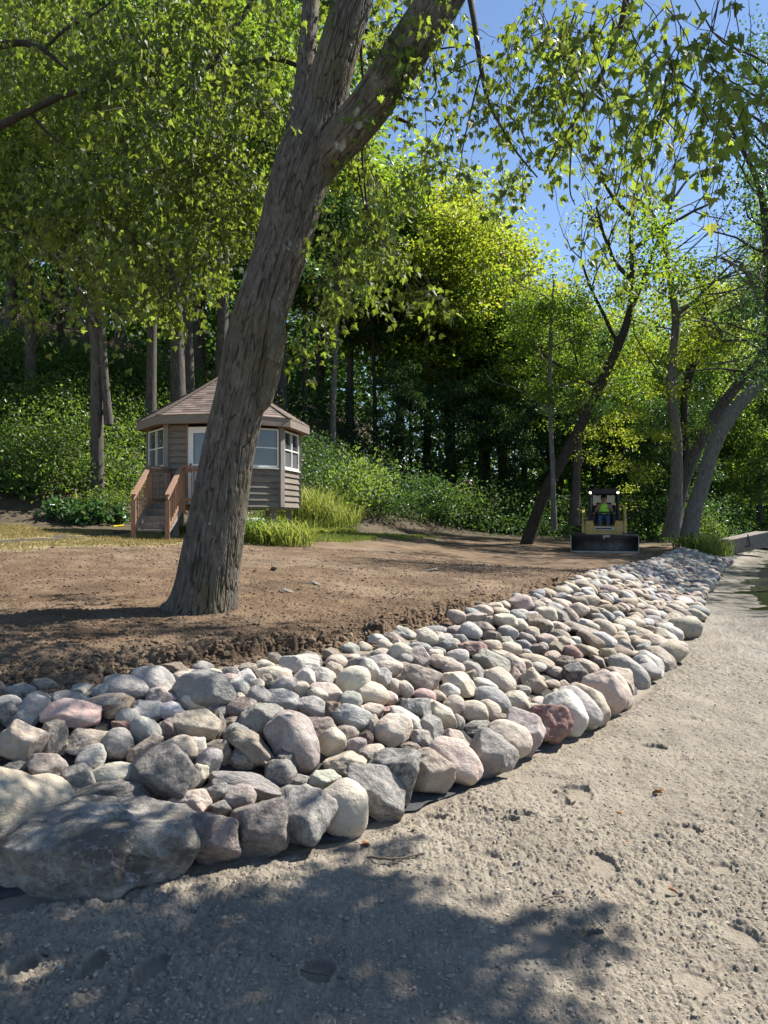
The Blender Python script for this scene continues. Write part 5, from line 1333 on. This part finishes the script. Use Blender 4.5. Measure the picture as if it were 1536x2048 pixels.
# ---------------------------------------------------------------- undergrowth
def shrub_mesh(name, mat, seed, n, r, h, lsize, tpl=(LT_V, LT_F), clumps=16, stems=8):
    g = np.random.default_rng(seed); b = MB()
    a = g.uniform(0, 6.28, clumps); rr = np.sqrt(g.uniform(0, 1, clumps)) * r * .8; z_ = h * (.25 + .6 * g.uniform(0, 1, clumps)) * (1 - .5 * (rr / r) ** 2)
    for k in range(clumps):
        q_ = g.normal(size=(n, 3)) * [r * .26, r * .26, h * .14]; P = q_ + [rr[k] * math.cos(a[k]), rr[k] * math.sin(a[k]), z_[k]]; P[:, 2] = np.abs(P[:, 2])
        add_leaves(b, P, q_ * [1, 1, .5] / r + g.normal(size=(n, 3)) * .4 + [0, 0, .1], g.normal(size=(n, 3)) * .6 + [0, 0, .9], lsize * g.uniform(.6, 1.2, n), tpl)
    me = b.mesh(name); me.materials.append(mat); return me
SH = {'b': [shrub_mesh('brush_shape', M['leaf_brush'], 500 + i, 110, 1.0, 1.3, .105) for i in range(3)],
      'd': [shrub_mesh('dark_brush_shape', M['leaf_dark'], 510 + i, 120, 1.0, 1.3, .095) for i in range(2)],
      'w': [shrub_mesh('pale_brush_shape', M['leaf_pale'], 520 + i, 80, 1.0, 1.4, .11) for i in range(2)],
      'h': [shrub_mesh('hosta_shape', M['leaf_hosta'], 530 + i, 9, .6, .9, .34, clumps=22) for i in range(2)]}
def grass_mesh(name, mat, seed, n, r, h, wdt=.012, droop=.5):
    g = np.random.default_rng(seed); a = g.uniform(0, 6.28, n); rr = np.sqrt(g.uniform(0, 1, n)) * r; P = np.stack([rr * np.cos(a), rr * np.sin(a), np.zeros(n)], 1)
    hh = h * g.uniform(.45, 1.1, n); b2 = g.uniform(0, 6.28, n); dr = np.stack([np.cos(b2), np.sin(b2), np.zeros(n)], 1); sd = np.stack([-np.sin(b2), np.cos(b2), np.zeros(n)], 1)
    V = []
    for f, w_ in ((0, 1), (.4, 1), (.75, .7), (1, .1)):
        c_ = P + np.stack([np.zeros(n)] * 2 + [hh * f * (1 - .35 * droop * f * f)], 1) + dr * (hh * droop * f ** 2 * .8)[:, None]; V += [c_ - sd * wdt * w_ * h, c_ + sd * wdt * w_ * h]
    V = np.stack(V, 1).reshape(-1, 3); i = np.arange(n)[:, None] * 8
    Fc = np.concatenate([i + np.array([[0, 1, 3, 2]]), i + np.array([[2, 3, 5, 4]]), i + np.array([[4, 5, 7, 6]])]); b = MB(); b.add(V, Fc); me = b.mesh(name); me.materials.append(mat); return me
GR = {'t': [grass_mesh('tall_grass_shape', M['grass_tall'], 540 + i, 300, .55, 1.1, .008, .8) for i in range(3)], 'g': [grass_mesh('green_grass_shape', M['grass_green'], 550 + i, 420, .45, .6, .012, .6) for i in range(2)],
      'l': [grass_mesh('drooping_grass_shape', M['grass_tall'], 556 + i, 260, .35, .42, .025, 1.1) for i in range(2)]}
gu = np.random.default_rng(55)
def plant(kind, px, py, r, h, label, name='shrub', group='shrubs and weeds round the lot', dep=None, zoff=0, cat=None):
    lib = SH if kind in SH else GR; g_ = G(px, py) if dep is None and 'pier' not in label else np.array([(px - 768) / F_PX * (dep or 1), (dep or 1), 0.])
    if 'pier' in label: dep = 17.35; g_ = np.array([(px - 768) / F_PX * dep, dep, 0.])
    if dep is not None: g_[2] = H1(g_[0], dep)
    me = lib[kind][gu.integers(len(lib[kind]))]; o = add_obj(name, me); o.location = (g_[0], g_[1], g_[2] + zoff); hs = {'b': 1.15, 'd': 1.15, 'w': 1.2, 'h': .8, 't': 1.1, 'g': .6, 'l': .42}[kind]; rs = {'t': .5, 'g': .45, 'l': .35}.get(kind, 1.0)
    o.scale = (r / rs, r / rs, h / hs); o.rotation_euler = (0, 0, gu.uniform(0, 6.28)); tag(o, label, cat or name.replace('_', ' '), group); return o
# left bank brush: one mass nobody could count
b = MB(); bd_ = MB(); n = 0
for k in range(2000):
    px = gu.uniform(-420, 800); d = gu.uniform(17.6, 34); x_ = (px - 768) / F_PX * d; sh = sdist([(x_, d)], H_L)[0]
    if sh < 1.7 or sh > 13 or (px > 560 and sh < 2.6): continue
    z_ = H1(x_, d); big = gu.uniform(.35, .8) * (1.2 if sh < 7 else .9)
    m_ = 100; q_ = gu.normal(size=(m_, 3)) * [.42, .42, .26]; P = q_ + [x_, d, z_ + .25 + big * gu.uniform(.2, 1.3)]
    if px > 540: P[:, 2] -= .35
    add_leaves(bd_ if px > 540 else b, P, gu.normal(size=(m_, 3)) * .6 + [0, -.3, -.1], gu.normal(size=(m_, 3)) * .6 + [0, -.3, .9], gu.uniform(.07, .15, m_), (LT_V, LT_F))
tag(b.build('bank_brush', M['leaf_brush'], None), 'tangle of leafy brush covering the steep bank left of the garden house', 'brush', kind='stuff')
b = bd_
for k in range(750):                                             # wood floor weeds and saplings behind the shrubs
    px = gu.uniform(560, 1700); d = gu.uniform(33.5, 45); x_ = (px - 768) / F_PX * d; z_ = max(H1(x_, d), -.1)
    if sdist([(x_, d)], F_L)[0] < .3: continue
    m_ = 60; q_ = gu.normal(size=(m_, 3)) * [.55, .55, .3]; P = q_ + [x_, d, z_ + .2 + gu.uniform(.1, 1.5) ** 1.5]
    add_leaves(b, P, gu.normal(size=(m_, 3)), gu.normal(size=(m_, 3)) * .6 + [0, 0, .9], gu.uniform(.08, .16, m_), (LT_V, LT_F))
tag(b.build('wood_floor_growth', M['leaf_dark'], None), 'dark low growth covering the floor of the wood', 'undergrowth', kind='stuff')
SHR = [('d', 1062, 1064, .8, 1.1, 'dark bush hiding the foot of the curved dark trunk', 'shrub'), ('b', 1095, 1062, .7, .9, 'green bush between the curved trunk and the thin grey trunk', 'shrub'), ('b', 505, 1067, .5, .62, 'leafy weeds by the front pier of the garden house', 'shrub'), ('t', 580, 1067, .5, .8, 'grass clump hiding the right pier of the garden house', 'tall_grass'), ('t', 540, 1068, .45, .65, 'thin grass standing between the two front piers of the garden house', 'tall_grass'), ('b', 560, 1066, .4, .5, 'weeds around the right front pier of the garden house', 'shrub'), ('b', 490, 1064, .5, .5, 'weeds in the gap between maple and garden house pier', 'shrub'), ('h', 110, 1040, .55, .5, 'hosta clump at the left end of the bed under the lone trunk', 'hosta'), ('h', 150, 1046, .55, .55, 'hosta clump just left of the lone trunk', 'hosta'), ('h', 196, 1048, .5, .55, 'hosta clump in front of the lone trunk', 'hosta'), ('h', 240, 1046, .5, .45, 'hosta clump next to the stair railing', 'hosta'),
 ('h', 20, 990, .7, .6, 'broad leaved plant at the bank foot by the left edge', 'hosta'), ('h', 65, 992, .6, .5, 'broad leaved plant second along the bank foot', 'hosta'), ('b', 205, 1030, .7, .7, 'bushy weed behind the hosta bed', 'shrub'),
 ('l', 320, 1066, .38, .35, 'yellowish grass tuft at the foot of the stairs', 'grass_tuft'), ('l', 355, 1064, .4, .42, 'yellowish grass tuft left of the maple trunk', 'grass_tuft'), ('l', 375, 1070, .35, .35, 'grass tuft touching the maple trunk at its left', 'grass_tuft'),
 ('l', 510, 1070, .5, .3, 'low grass tuft under the garden house front', 'grass_tuft'), ('l', 550, 1071, .5, .32, 'low grass tuft below the pale board', 'grass_tuft'), ('l', 600, 1070, .5, .34, 'low grass tuft in front of the tall grass', 'grass_tuft'), ('l', 650, 1069, .5, .34, 'low grass tuft at the right foot of the tall grass', 'grass_tuft'), ('l', 690, 1066, .45, .3, 'low grass tuft at the right end of the grass bed', 'grass_tuft'),
 ('t', 590, 1052, .6, 1.2, 'tall yellow green grass at the house corner', 'tall_grass'), ('t', 625, 1056, .6, 1.35, 'tallest clump of yellow green grass right of the house', 'tall_grass'), ('t', 655, 1056, .6, 1.15, 'tall grass clump right of the tallest one', 'tall_grass'), ('t', 685, 1054, .55, .8, 'shorter grass clump at the right end of the tall grass', 'tall_grass'), ('t', 560, 1058, .5, .6, 'short yellow grass clump under the house floor', 'tall_grass'), ('b', 545, 1048, .6, .5, 'leafy weeds under the garden house floor', 'shrub'),
 ('w', 700, 1040, .9, 1.5, 'pale leaved shrub right of the tall grass', 'shrub'), ('w', 745, 1038, .9, 1.3, 'pale leaved shrub second from the tall grass', 'shrub'), ('d', 790, 1045, 1.1, 1.5, 'dark green shrub in the middle of the hedge of shrubs', 'shrub'), ('d', 850, 1047, 1.2, 1.4, 'dark rounded shrub right of the middle', 'shrub'), ('b', 905, 1050, 1.1, 1.2, 'green shrub between the dark and the grassy ones', 'shrub'),
 ('w', 955, 1056, 1.0, .9, 'light green bush at the lawn edge', 'shrub'), ('t', 985, 1060, .9, .9, 'grassy weeds left of the light bush at the path', 'tall_grass'), ('w', 1010, 1060, 1.0, 1.0, 'light bush at the right end of the lawn', 'shrub'), ('t', 1035, 1060, .8, 1.0, 'grassy weeds by the dark trunk base', 'tall_grass'), ('b', 1070, 1056, .9, .9, 'green weeds under the curved dark trunk', 'shrub'),
 ('w', 1120, 1057, .9, .8, 'pale weeds left of the loader', 'shrub'), ('w', 1150, 1057, .8, .8, 'pale weeds partly behind the loader blade', 'shrub'), ('b', 1265, 1062, .9, 1.0, 'leafy weeds right behind the loader', 'shrub'), ('w', 1290, 1068, .9, 1.1, 'pale weeds right of the loader', 'shrub'), ('t', 1300, 1078, .7, .5, 'yellowish weeds at the end of the soil', 'tall_grass'), ('b', 1330, 1075, .9, 1.1, 'weeds at the foot of the bare tree', 'shrub'),
 ('b', 1365, 1090, .8, .9, 'leafy bush on the bank by the far stones', 'shrub'), ('g', 1395, 1105, .8, .9, 'fresh green grass clump above the far stones', 'tall_grass'), ('g', 1425, 1112, .7, .8, 'bright grass clump hanging over the last stones', 'tall_grass'), ('w', 1400, 1085, .9, 1.2, 'pale tall weeds behind the bright grass', 'shrub'), ('w', 1425, 1088, .8, 1.0, 'pale weeds next to the timber', 'shrub'), ('g', 1475, 1100, .5, .5, 'small grass clump at the water edge', 'tall_grass')]
for (k, px, py, r_, h_, lab, nm) in SHR: plant(k, px, py, r_ * (1.35 if px > 690 and nm == 'shrub' and px < 1180 else 1), h_ * (1.4 if px > 690 and nm == 'shrub' and px < 1180 else 1.4 if k == 't' and 585 < px < 700 else 1), lab, nm, cat={'hosta': 'hosta', 'shrub': 'shrub', 'grass_tuft': 'grass', 'tall_grass': 'grass'}[nm])
# short lawn and fallen leaves on it
b = MB(); xy = np.stack([gu.uniform(-11, 6, 260000), gu.uniform(10.5, 31, 260000)], 1); mm, sU, sF = region_masks(xy[:, 0], xy[:, 1]); k_ = (mm['m_lawn'] > gu.uniform(.3, 1, len(xy))) & (mm['m_forest'] < .5) & (mm['m_mulch'] < .4); xy = xy[k_][:70000]
n = len(xy); P = np.stack([xy[:, 0], xy[:, 1], H(xy[:, 0], xy[:, 1])], 1); up = gu.normal(size=(n, 3)) * .5 + [0, 0, 1]
add_leaves(b, P, up, gu.normal(size=(n, 3)), gu.uniform(.03, .07, n), (RT_V * [.35, 1, 1], RT_F)); tag(b.build('lawn_grass', M['grass_dry'], None), 'short dry grass of the lawn', 'grass', kind='stuff')
b = MB(); xy = np.stack([gu.uniform(-3.5, 7, 90000), gu.uniform(17, 33, 90000)], 1); mm, sU, sF = region_masks(xy[:, 0], xy[:, 1]); k_ = (mm['m_lawn'] > gu.uniform(.4, 1, len(xy))) & (mm['m_forest'] < .6); xy = xy[k_][:36000]
n = len(xy); P = np.stack([xy[:, 0], xy[:, 1], H(xy[:, 0], xy[:, 1])], 1); add_leaves(b, P, gu.normal(size=(n, 3)) * .5 + [0, 0, 1], gu.normal(size=(n, 3)), gu.uniform(.05, .12, n), (RT_V * [.35, 1, 1], RT_F)); tag(b.build('lawn_strip_grass', M['grass_green'], None), 'greener grass strip along the shrubs', 'grass', kind='stuff')

# ---------------------------------------------------------------- timber, dock at the water
pa, pb_ = G(1455, 1092), None
d = 31; o = empty('timber_slab', W(1490, 1085, d), 0); tag(o, 'big weathered grey timber lying tilted at the water edge', 'timber')
b = MB(); b.box((0, 0, 0), (.85, .45, .30)); bb = b.build('beam', M['post'], o, bevel=.05); bb.rotation_euler = (0, R(-11), R(8))
b = MB(); b.tube([(-.12, -.50, .34), (-.10, -.52, .1), (-.02, -.52, -.12), (-.22, -.5, -.15)], .025, 6); b.build('chain', M['black'], o)
d = 38; o = empty('dock', W(1530, 1093, d)); tag(o, 'low grey dock over the water at the right edge', 'dock')
b = MB()
for k in range(14): b.box((-.9 + k * .22, 0, 0), (.10, .8, .025))
b.build('deck', M['pvc'], o); b = MB()
for k in range(3): b.box((-.8 + k * 1.2, -.7, -.3), (.06, .06, .3)); b.box((-.8 + k * 1.2, .7, -.3), (.06, .06, .3))
b.box((.6, -.72, -.1), (1.5, .03, .08)); b.build('dock_frame', M['dark_in'], o)

# ---------------------------------------------------------------- compact track loader and its driver
LD = G(1200, 1106)[1] + 1.5; print('LD', LD, G(1200, 1106)); lx = (1208 - 768) / F_PX * LD; lz = H1(lx, LD)
ld = empty('track_loader', (lx, LD, lz), R(-15.5)); tag(ld, 'yellow compact track loader with a wide black blade and lit work lights', 'loader'); ld.scale = (1, 1, 1)
def P2(name, mat, parent=ld, bevel=.01, smooth=False):
    return lambda b: b.build(name, mat, parent, smooth, bevel)
# body shell: front fascia with the stepped opening
b = MB(); b.prism([(-.60, .36), (.60, .36), (.60, .98), (.56, 1.02), (.36, 1.02), (.32, .84), (-.32, .84), (-.36, 1.02), (-.56, 1.02), (-.60, .98)], -.55, .95); body = b.build('body', M['machine'], ld, bevel=.025)
b = MB(); b.prism([(-.50, .22), (.50, .22), (.46, .36), (.36, .43), (-.36, .43), (-.46, .36)], -.60, -.5); b.build('front_frame', M['black'], ld, bevel=.01)
b = MB(); b.box((0, -.565, .765), (.30, .008, .045)); pl = b.build('name_plate', M['plate'], ld)
b = MB(); b.box((-.02, -.576, .765), (.26, .004, .022)); b.build('dark_band', M['black'], pl)
b = MB(); b.box((0, .98, .75), (.55, .12, .42)); b.build('engine_cover', M['machine'], ld, bevel=.03)
for s in (-1, 1):                                                # tracks with lugs
    b = MB(); x0, x1 = s * .60, s * .98; ol = []
    for a in np.linspace(math.pi / 2, math.pi * 1.5, 8): ol.append((-.72 + .27 * math.cos(a) * 1.0, .30 + .29 * math.sin(a)))
    for a in np.linspace(-math.pi / 2, math.pi / 2, 8): ol.append((.95 + .27 * math.cos(a), .30 + .29 * math.sin(a)))
    o_ = np.array(ol); n = len(o_); V = np.vstack([np.stack([np.full(n, x0), o_[:, 0], o_[:, 1]], 1), np.stack([np.full(n, x1), o_[:, 0], o_[:, 1]], 1)])
    b.add(V, [[i, (i + 1) % n, n + (i + 1) % n, n + i] for i in range(n)]); b.add(V[:n], [list(range(n))]); b.add(V[n:], [list(range(n))[::-1]])
    for k in range(n):
        p_, q_ = o_[k], o_[(k + 1) % n]; L = np.linalg.norm(q_ - p_); m_ = max(1, int(L / .12))
        for j in range(m_):
            c_ = p_ + (q_ - p_) * (j + .5) / m_; nn = (c_ - [np.clip(c_[0], -.72, .95), .3]); nn /= np.linalg.norm(nn) + 1e-9; b.box(((x0 + x1) / 2, *(c_ + nn * .015)), (.17, .03, .025))
    b.build('track', M['rubber'], ld)
# cab
cab = MB()
for s in (-1, 1):
    cab.bar((s * .46, -.50, 1.0), (s * .42, -.42, 2.0), .07, .10); cab.bar((s * .46, .55, 1.0), (s * .42, .45, 2.0), .07, .09)
    cab.bar((s * .46, -.5, 1.04), (s * .46, .55, 1.04), .06, .08); cab.bar((s * .42, -.42, 1.99), (s * .42, .45, 1.99), .06, .07)
    for k in range(7): cab.bar((s * .445, -.3 + k * .12, 1.06), (s * .42, -.3 + k * .11, 1.97), .008, .02)
    for k in range(7): cab.bar((s * .45, -.42, 1.15 + k * .12), (s * .45, .48, 1.15 + k * .12), .008, .012)
cab.box((0, .02, 2.045), (.47, .52, .035)); cab.box((0, -.46, 1.985), (.44, .05, .07)); cab.box((0, .48, 1.25), (.42, .03, .30)); cb = cab.build('cab', M['black'], ld, bevel=.008)
b = MB(); b.box((0, .50, 1.74), (.36, .006, .20)); b.build('rear_window', M['glass'], cb)
m, nt, p, out = newmat('work_light'); p.inputs['Emission Color'].default_value = (1, .82, .5, 1); p.inputs['Emission Strength'].default_value = 5; p.inputs['Base Color'].default_value = (.9, .85, .7, 1); M['lamp'] = m
for s in (-1, 1):
    b = MB(); b.tube([(s * .44, -.44, 1.95), (s * .44, -.53, 1.95)], [.05, .07], 16); h = b.build('work_light', M['black'], ld, True)
    b = MB(); b.tube([(s * .44, -.535, 1.95), (s * .44, -.545, 1.95)], [.036, .03], 16); b.build('lens', M['lamp'], h, True)
for s in (-1, 1): b = MB(); b.bar((s * .68, .9, 1.45), (s * .68, -.35, .95), .09, .16); b.bar((s * .68, -.35, .95), (s * .66, -.85, .42), .09, .14); b.bar((s * .68, .95, .7), (s * .68, .9, 1.5), .09, .12); b.build('lift_arm', M['machine'], ld, bevel=.015)
b = MB()
for s in (-1, 1): b.tube([(s * .60, .4, .8), (s * .60, -.5, .65)], .035, 10); b.tube([(s * .25, -.62, .45), (s * .25, -1.3, .42)], .05, 10)
b.build('hydraulic_rams', M['edge'], ld, True)
b = MB(); b.box((0, -.75, .33), (.42, .12, .16)); b.box((0, -1.05, .36), (.14, .3, .12)); b.build('quick_attach', M['black'], ld, bevel=.01)
# curved blade
BW = 1.03; Vb = []; prof = [(-1.50, .035), (-1.43, .12), (-1.40, .24), (-1.41, .36), (-1.45, .46), (-1.52, .545)]; n = len(prof)
V = [(s * BW, y_, z_) for s in (-1, 1) for (y_, z_) in prof] + [(s * BW, y_ + .03, z_) for s in (-1, 1) for (y_, z_) in prof]
b = MB(); Fc = []
for k in range(n - 1): Fc += [[k, n + k, n + k + 1, k + 1], [2 * n + k, 2 * n + k + 1, 3 * n + k + 1, 3 * n + k], [k, k + 1, 2 * n + k + 1, 2 * n + k], [n + k, 3 * n + k, 3 * n + k + 1, n + k + 1]]
Fc += [[n - 1, 2 * n - 1, 4 * n - 1, 3 * n - 1], [0, 2 * n, 3 * n, n]]; b.add(V, Fc); b.box((0, -1.50, .555), (BW, .035, .03))
bl = b.build('blade', M['steel'], ld, True); 
b = MB(); b.box((0, -1.515, .03), (BW, .012, .025)); [b.box((s * (BW + .008), -1.50, .28), (.012, .09, .27)) for s in (-1, 1)]; b.build('cutting_edge', M['edge'], bl)
b = MB(); b.box((-.02, -1.54, .50), (.02, .03, .06)); b.box((.08, -1.53, .53), (.09, .01, .03)); b.build('hitch_hook', M['edge'], bl)
b = MB(); b.box((0, .25, 1.0), (.27, .25, .08)); b.box((0, .42, 1.32), (.25, .07, .32)); b.build('seat', M['black'], ld, bevel=.03)
b = MB(); b.bar((-.34, -.22, 1.30), (.34, -.22, 1.30), .05, .05); b.bar((-.34, -.22, 1.30), (-.38, .3, 1.5), .04, .04); b.bar((.34, -.22, 1.30), (.38, .3, 1.5), .04, .04); b.build('lap_bar', M['black'], ld, bevel=.01)
for s in (-1, 1):
    b = MB(); b.box((s * .36, -.12, 1.08), (.07, .16, .12)); b.tube([(s * .35, -.2, 1.18), (s * .35, -.23, 1.34)], [.018, .03], 10); b.build('joystick', M['black'], ld)
# driver
def skin_obj(name, joints, edges, radii, mat, parent, sub=2, root=0):
    me = bpy.data.meshes.new(name); me.from_pydata(joints, edges, []); o = add_obj(name, me, mat, parent)
    sk = o.modifiers.new('skin', 'SKIN'); sv = me.skin_vertices[0].data if me.skin_vertices else None
    if sv is None:
        bpy.context.view_layer.objects.active = o; bpy.ops.mesh.customdata_skin_add() if hasattr(bpy.ops.mesh, 'customdata_skin_add') else None; sv = me.skin_vertices[0].data
    for i, r_ in enumerate(radii): sv[i].radius = (r_, r_) if not isinstance(r_, tuple) else r_
    sv[root].use_root = True; sk.use_smooth_shade = True
    ss = o.modifiers.new('sub', 'SUBSURF'); ss.levels = sub; ss.render_levels = sub; return o
M['skin'] = simple('skin', (.42, .23, .15), .5, 0, .1, 8, .05, .001); M['hivis'] = simple('lime_green_shirt', (.50, .95, .10), .8, 0, .1, 10, .3, .003)
M['jeans'] = simple('blue_jeans', (.05, .085, .16), .85, 0, .25, 30, .4, .003); M['cap'] = simple('black_cap', (.012, .012, .014), .8, 0, .2, 20, .2, .002); M['boots'] = simple('brown_boots', (.09, .06, .035), .7, 0, .3, 10, .2, .002)
pe = empty('person', tuple(Vector(ld.location) + Matrix.Rotation(R(-15.5), 3, 'Z') @ Vector((0, .18, 1.08))), R(-15.5)); tag(pe, 'driver in a lime green sleeveless shirt, jeans and black cap seated in the loader', 'person')
J = [(0, 0, .06), (0, .03, .24), (0, .03, .42), (0, .0, .53), (0, -.01, .60), (0, -.02, .68), (0, -.03, .76),
     (-.18, .02, .46), (-.27, -.03, .27), (-.31, -.24, .20), (-.33, -.33, .20), (.18, .02, .46), (.27, -.03, .27), (.31, -.24, .20), (.33, -.33, .20),
     (-.10, -.05, .03), (-.13, -.42, .06), (-.13, -.48, -.30), (-.13, -.58, -.36), (.10, -.05, .03), (.13, -.42, .06), (.13, -.48, -.30), (.13, -.58, -.36)]
E = [(0, 1), (1, 2), (2, 3), (3, 4), (4, 5), (5, 6), (2, 7), (7, 8), (8, 9), (9, 10), (2, 11), (11, 12), (12, 13), (13, 14), (0, 15), (15, 16), (16, 17), (17, 18), (0, 19), (19, 20), (20, 21), (21, 22)]
Rd = [.13, .125, .13, .055, .075, .095, .06, .062, .048, .032, .03, .062, .048, .032, .03, .085, .065, .045, .035, .085, .065, .045, .035]
bodyp = skin_obj('body', J, E, Rd, M['skin'], pe)
def bits(name, mat, fn, parent=pe, smooth=True):
    b = MB(); fn(b); return b.build(name, mat, parent, smooth)
def ell(b, c_, r_, base=ICO3): V, Fc = base; b.add(V * np.array(r_) + np.array(c_), Fc)
skin_obj('shirt', [(0, 0, .10), (0, .02, .22), (0, .03, .38), (0, .02, .48), (-.15, .02, .45), (.15, .02, .45)], [(0, 1), (1, 2), (2, 3), (2, 4), (2, 5)], [(.21, .18), (.21, .18), (.24, .19), (.12, .11), (.15, .14), (.15, .14)], M['hivis'], pe)
bits('shirt_print', M['cap'], lambda b: b.box((.085, -.135, .36), (.035, .012, .012)))
skin_obj('jeans', [(0, 0, .04), (-.10, -.05, .03), (-.13, -.42, .06), (-.13, -.47, -.26), (.10, -.05, .03), (.13, -.42, .06), (.13, -.47, -.26)], [(0, 1), (1, 2), (2, 3), (0, 4), (4, 5), (5, 6)], [.145, .10, .08, .062, .10, .08, .062], M['jeans'], pe)
bits('boot', M['boots'], lambda b: ell(b, (-.13, -.54, -.36), (.055, .13, .05))); bits('boot', M['boots'], lambda b: ell(b, (.13, -.54, -.36), (.055, .13, .05)))
def cap_(b):
    V, Fc = ICO3; V = V * [.105, .12, .095] + [0, -.015, .735]; k = V[:, 2] < .725; V[k, 2] = .725; b.add(V, Fc); ell(b, (0, -.15, .728), (.075, .075, .010))
bits('cap', M['cap'], cap_)
bits('nose', M['skin'], lambda b: ell(b, (0, -.115, .67), (.016, .024, .026))); bits('ear', M['skin'], lambda b: ell(b, (-.088, -.01, .67), (.012, .022, .034))); bits('ear', M['skin'], lambda b: ell(b, (.088, -.01, .67), (.012, .022, .034)))
bits('eyes', M['cap'], lambda b: (ell(b, (-.034, -.102, .695), (.014, .012, .007)), ell(b, (.034, -.102, .695), (.014, .012, .007)))); bits('mouth', simple('lips', (.25, .1, .08), .5), lambda b: ell(b, (0, -.102, .625), (.028, .012, .006)))
for s in (-1, 1):
    def hand(b, s=s):
        ell(b, (s * .335, -.36, .20), (.038, .045, .022))
        for k in range(4): b.tube([(s * .335 + (k - 1.5) * .018, -.39, .205), (s * .335 + (k - 1.5) * .019, -.43 - .006 * (1.5 - abs(k - 1.5)), .195), (s * .335 + (k - 1.5) * .018, -.425, .165)], [.009, .009, .007], 8)
        b.tube([(s * .335 - s * .035, -.35, .2), (s * .335 - s * .05, -.39, .185), (s * .335 - s * .035, -.41, .17)], [.011, .010, .008], 8)
    bits('hand', M['skin'], hand)

# ---------------------------------------------------------------- litter on the ground
lm = simple('fallen_leaf_brown', (.26, .10, .04), .8, 0, .4, 20, .2, .003); l2 = simple('fallen_leaf_tan', (.38, .28, .13), .8, 0, .3, 20, .2, .003); l3 = simple('fresh_leaf', (.08, .22, .05), .6, 0, .2, 20, .2, .003)
def fleaf(px, py, s, mat, lab):
    g_ = G(px, py); b = MB(); a = gu.uniform(0, 6.28); add_leaves(b, np.array([[0., 0, .012]]), np.array([[math.cos(a), math.sin(a), .15]]), np.array([[.1, .1, 1.]]), np.array([s]), (MT_V * [1, 1, 2.2], MT_F))
    o = b.build('fallen_leaf', mat, None); o.location = tuple(g_); tag(o, lab, 'leaf', 'fallen leaves')
for a in [(722, 1697, .06, lm, 'rusty red leaf on the sand below the cream boulder'), (820, 1668, .06, l2, 'curled pale leaf on the sand below the dark leaning boulder'), (1000, 1738, .05, l2, 'tan leaf on the sand in the middle of the beach'), (1325, 1592, .07, lm, 'brown leaf on the sand right of the long groove'), (1232, 1632, .05, lm, 'small orange leaf on the sand'), (1335, 1785, .04, lm, 'tiny red leaf in a dried footprint'), (1242, 1690, .05, lm, 'reddish leaf left of the footprints'),
          (90, 1918, .08, l2, 'curled tan leaf on the shaded sand by the boulder'), (155, 1332, .09, l3, 'fresh green leaf on the brown soil at the left'), (300, 1312, .09, l3, 'fresh green leaf on the long twig'), (262, 1338, .06, l3, 'pale green leaf near the crest of stones')]: fleaf(*a)
tm_ = simple('dry_twig', (.16, .12, .08), .9, 0, .3, 30, .3, .002)
def twig(pts, r_, lab, name='twig', mat=None):
    P = [G(px, py) + [0, 0, z_] for (px, py, z_) in pts]; Q, rr = smooth_path(P, np.linspace(r_, r_ * .4, len(P)), 16); Q[:, 2] += .004 + .004 * np.abs(np.sin(np.arange(16))); b = MB(); b.tube(Q, rr, 6); tag(b.build(name, mat or tm_, None, True), lab, 'twig', 'twigs on the ground')
twig([(940, 1612, .01), (975, 1590, .02), (990, 1568, .01)], .004, 'thin twig curving on the sand near the pinkish beige boulder')
twig([(735, 1722, .01), (790, 1732, .02), (850, 1716, .01)], .007, 'dark twig on the shaded sand below the boulders'); twig([(780, 1738, .0), (800, 1722, .03), (820, 1712, .01)], .004, 'forked twig end crossing the dark twig')
twig([(1085, 1812, .01), (1110, 1806, .015), (1136, 1805, .01)], .004, 'short straight twig at the edge of the shadow'); twig([(120, 1840, .01), (150, 1826, .02), (180, 1820, .01)], .004, 'pale twig beside the slab boulder')
twig([(250, 1325, .02), (300, 1312, .05), (345, 1300, .02)], .005, 'long bent twig with a green leaf on the brown soil'); twig([(20, 1895, .01), (60, 1900, .015), (90, 1906, .01)], .005, 'pale root end on the shaded sand')
twig([(530, 1910, .006), (600, 1950, .01), (680, 1970, .008), (760, 1990, .004)], .004, 'long thin root half buried in the shaded sand')
for (px, py, s_, lab) in [(573, 1188, .10, 'flat wedge of wood on the soil right of the maple'), (630, 1172, .09, 'thin wood splinter on the soil'), (862, 1146, .12, 'dark clod of sod on the far soil'), (548, 1140, .08, 'small tuft of sod behind the maple foot')]:
    g_ = G(px, py); o = add_obj('wood_chunk', LIB['a'][2]); o.location = (g_[0], g_[1], g_[2] + .02); o.scale = (s_, s_ * .6, s_ * .35); o.rotation_euler = (.2, .3, gu.uniform(0, 3)); o.color = (.10, .065, .035, 1); tag(o, lab, 'chunk')
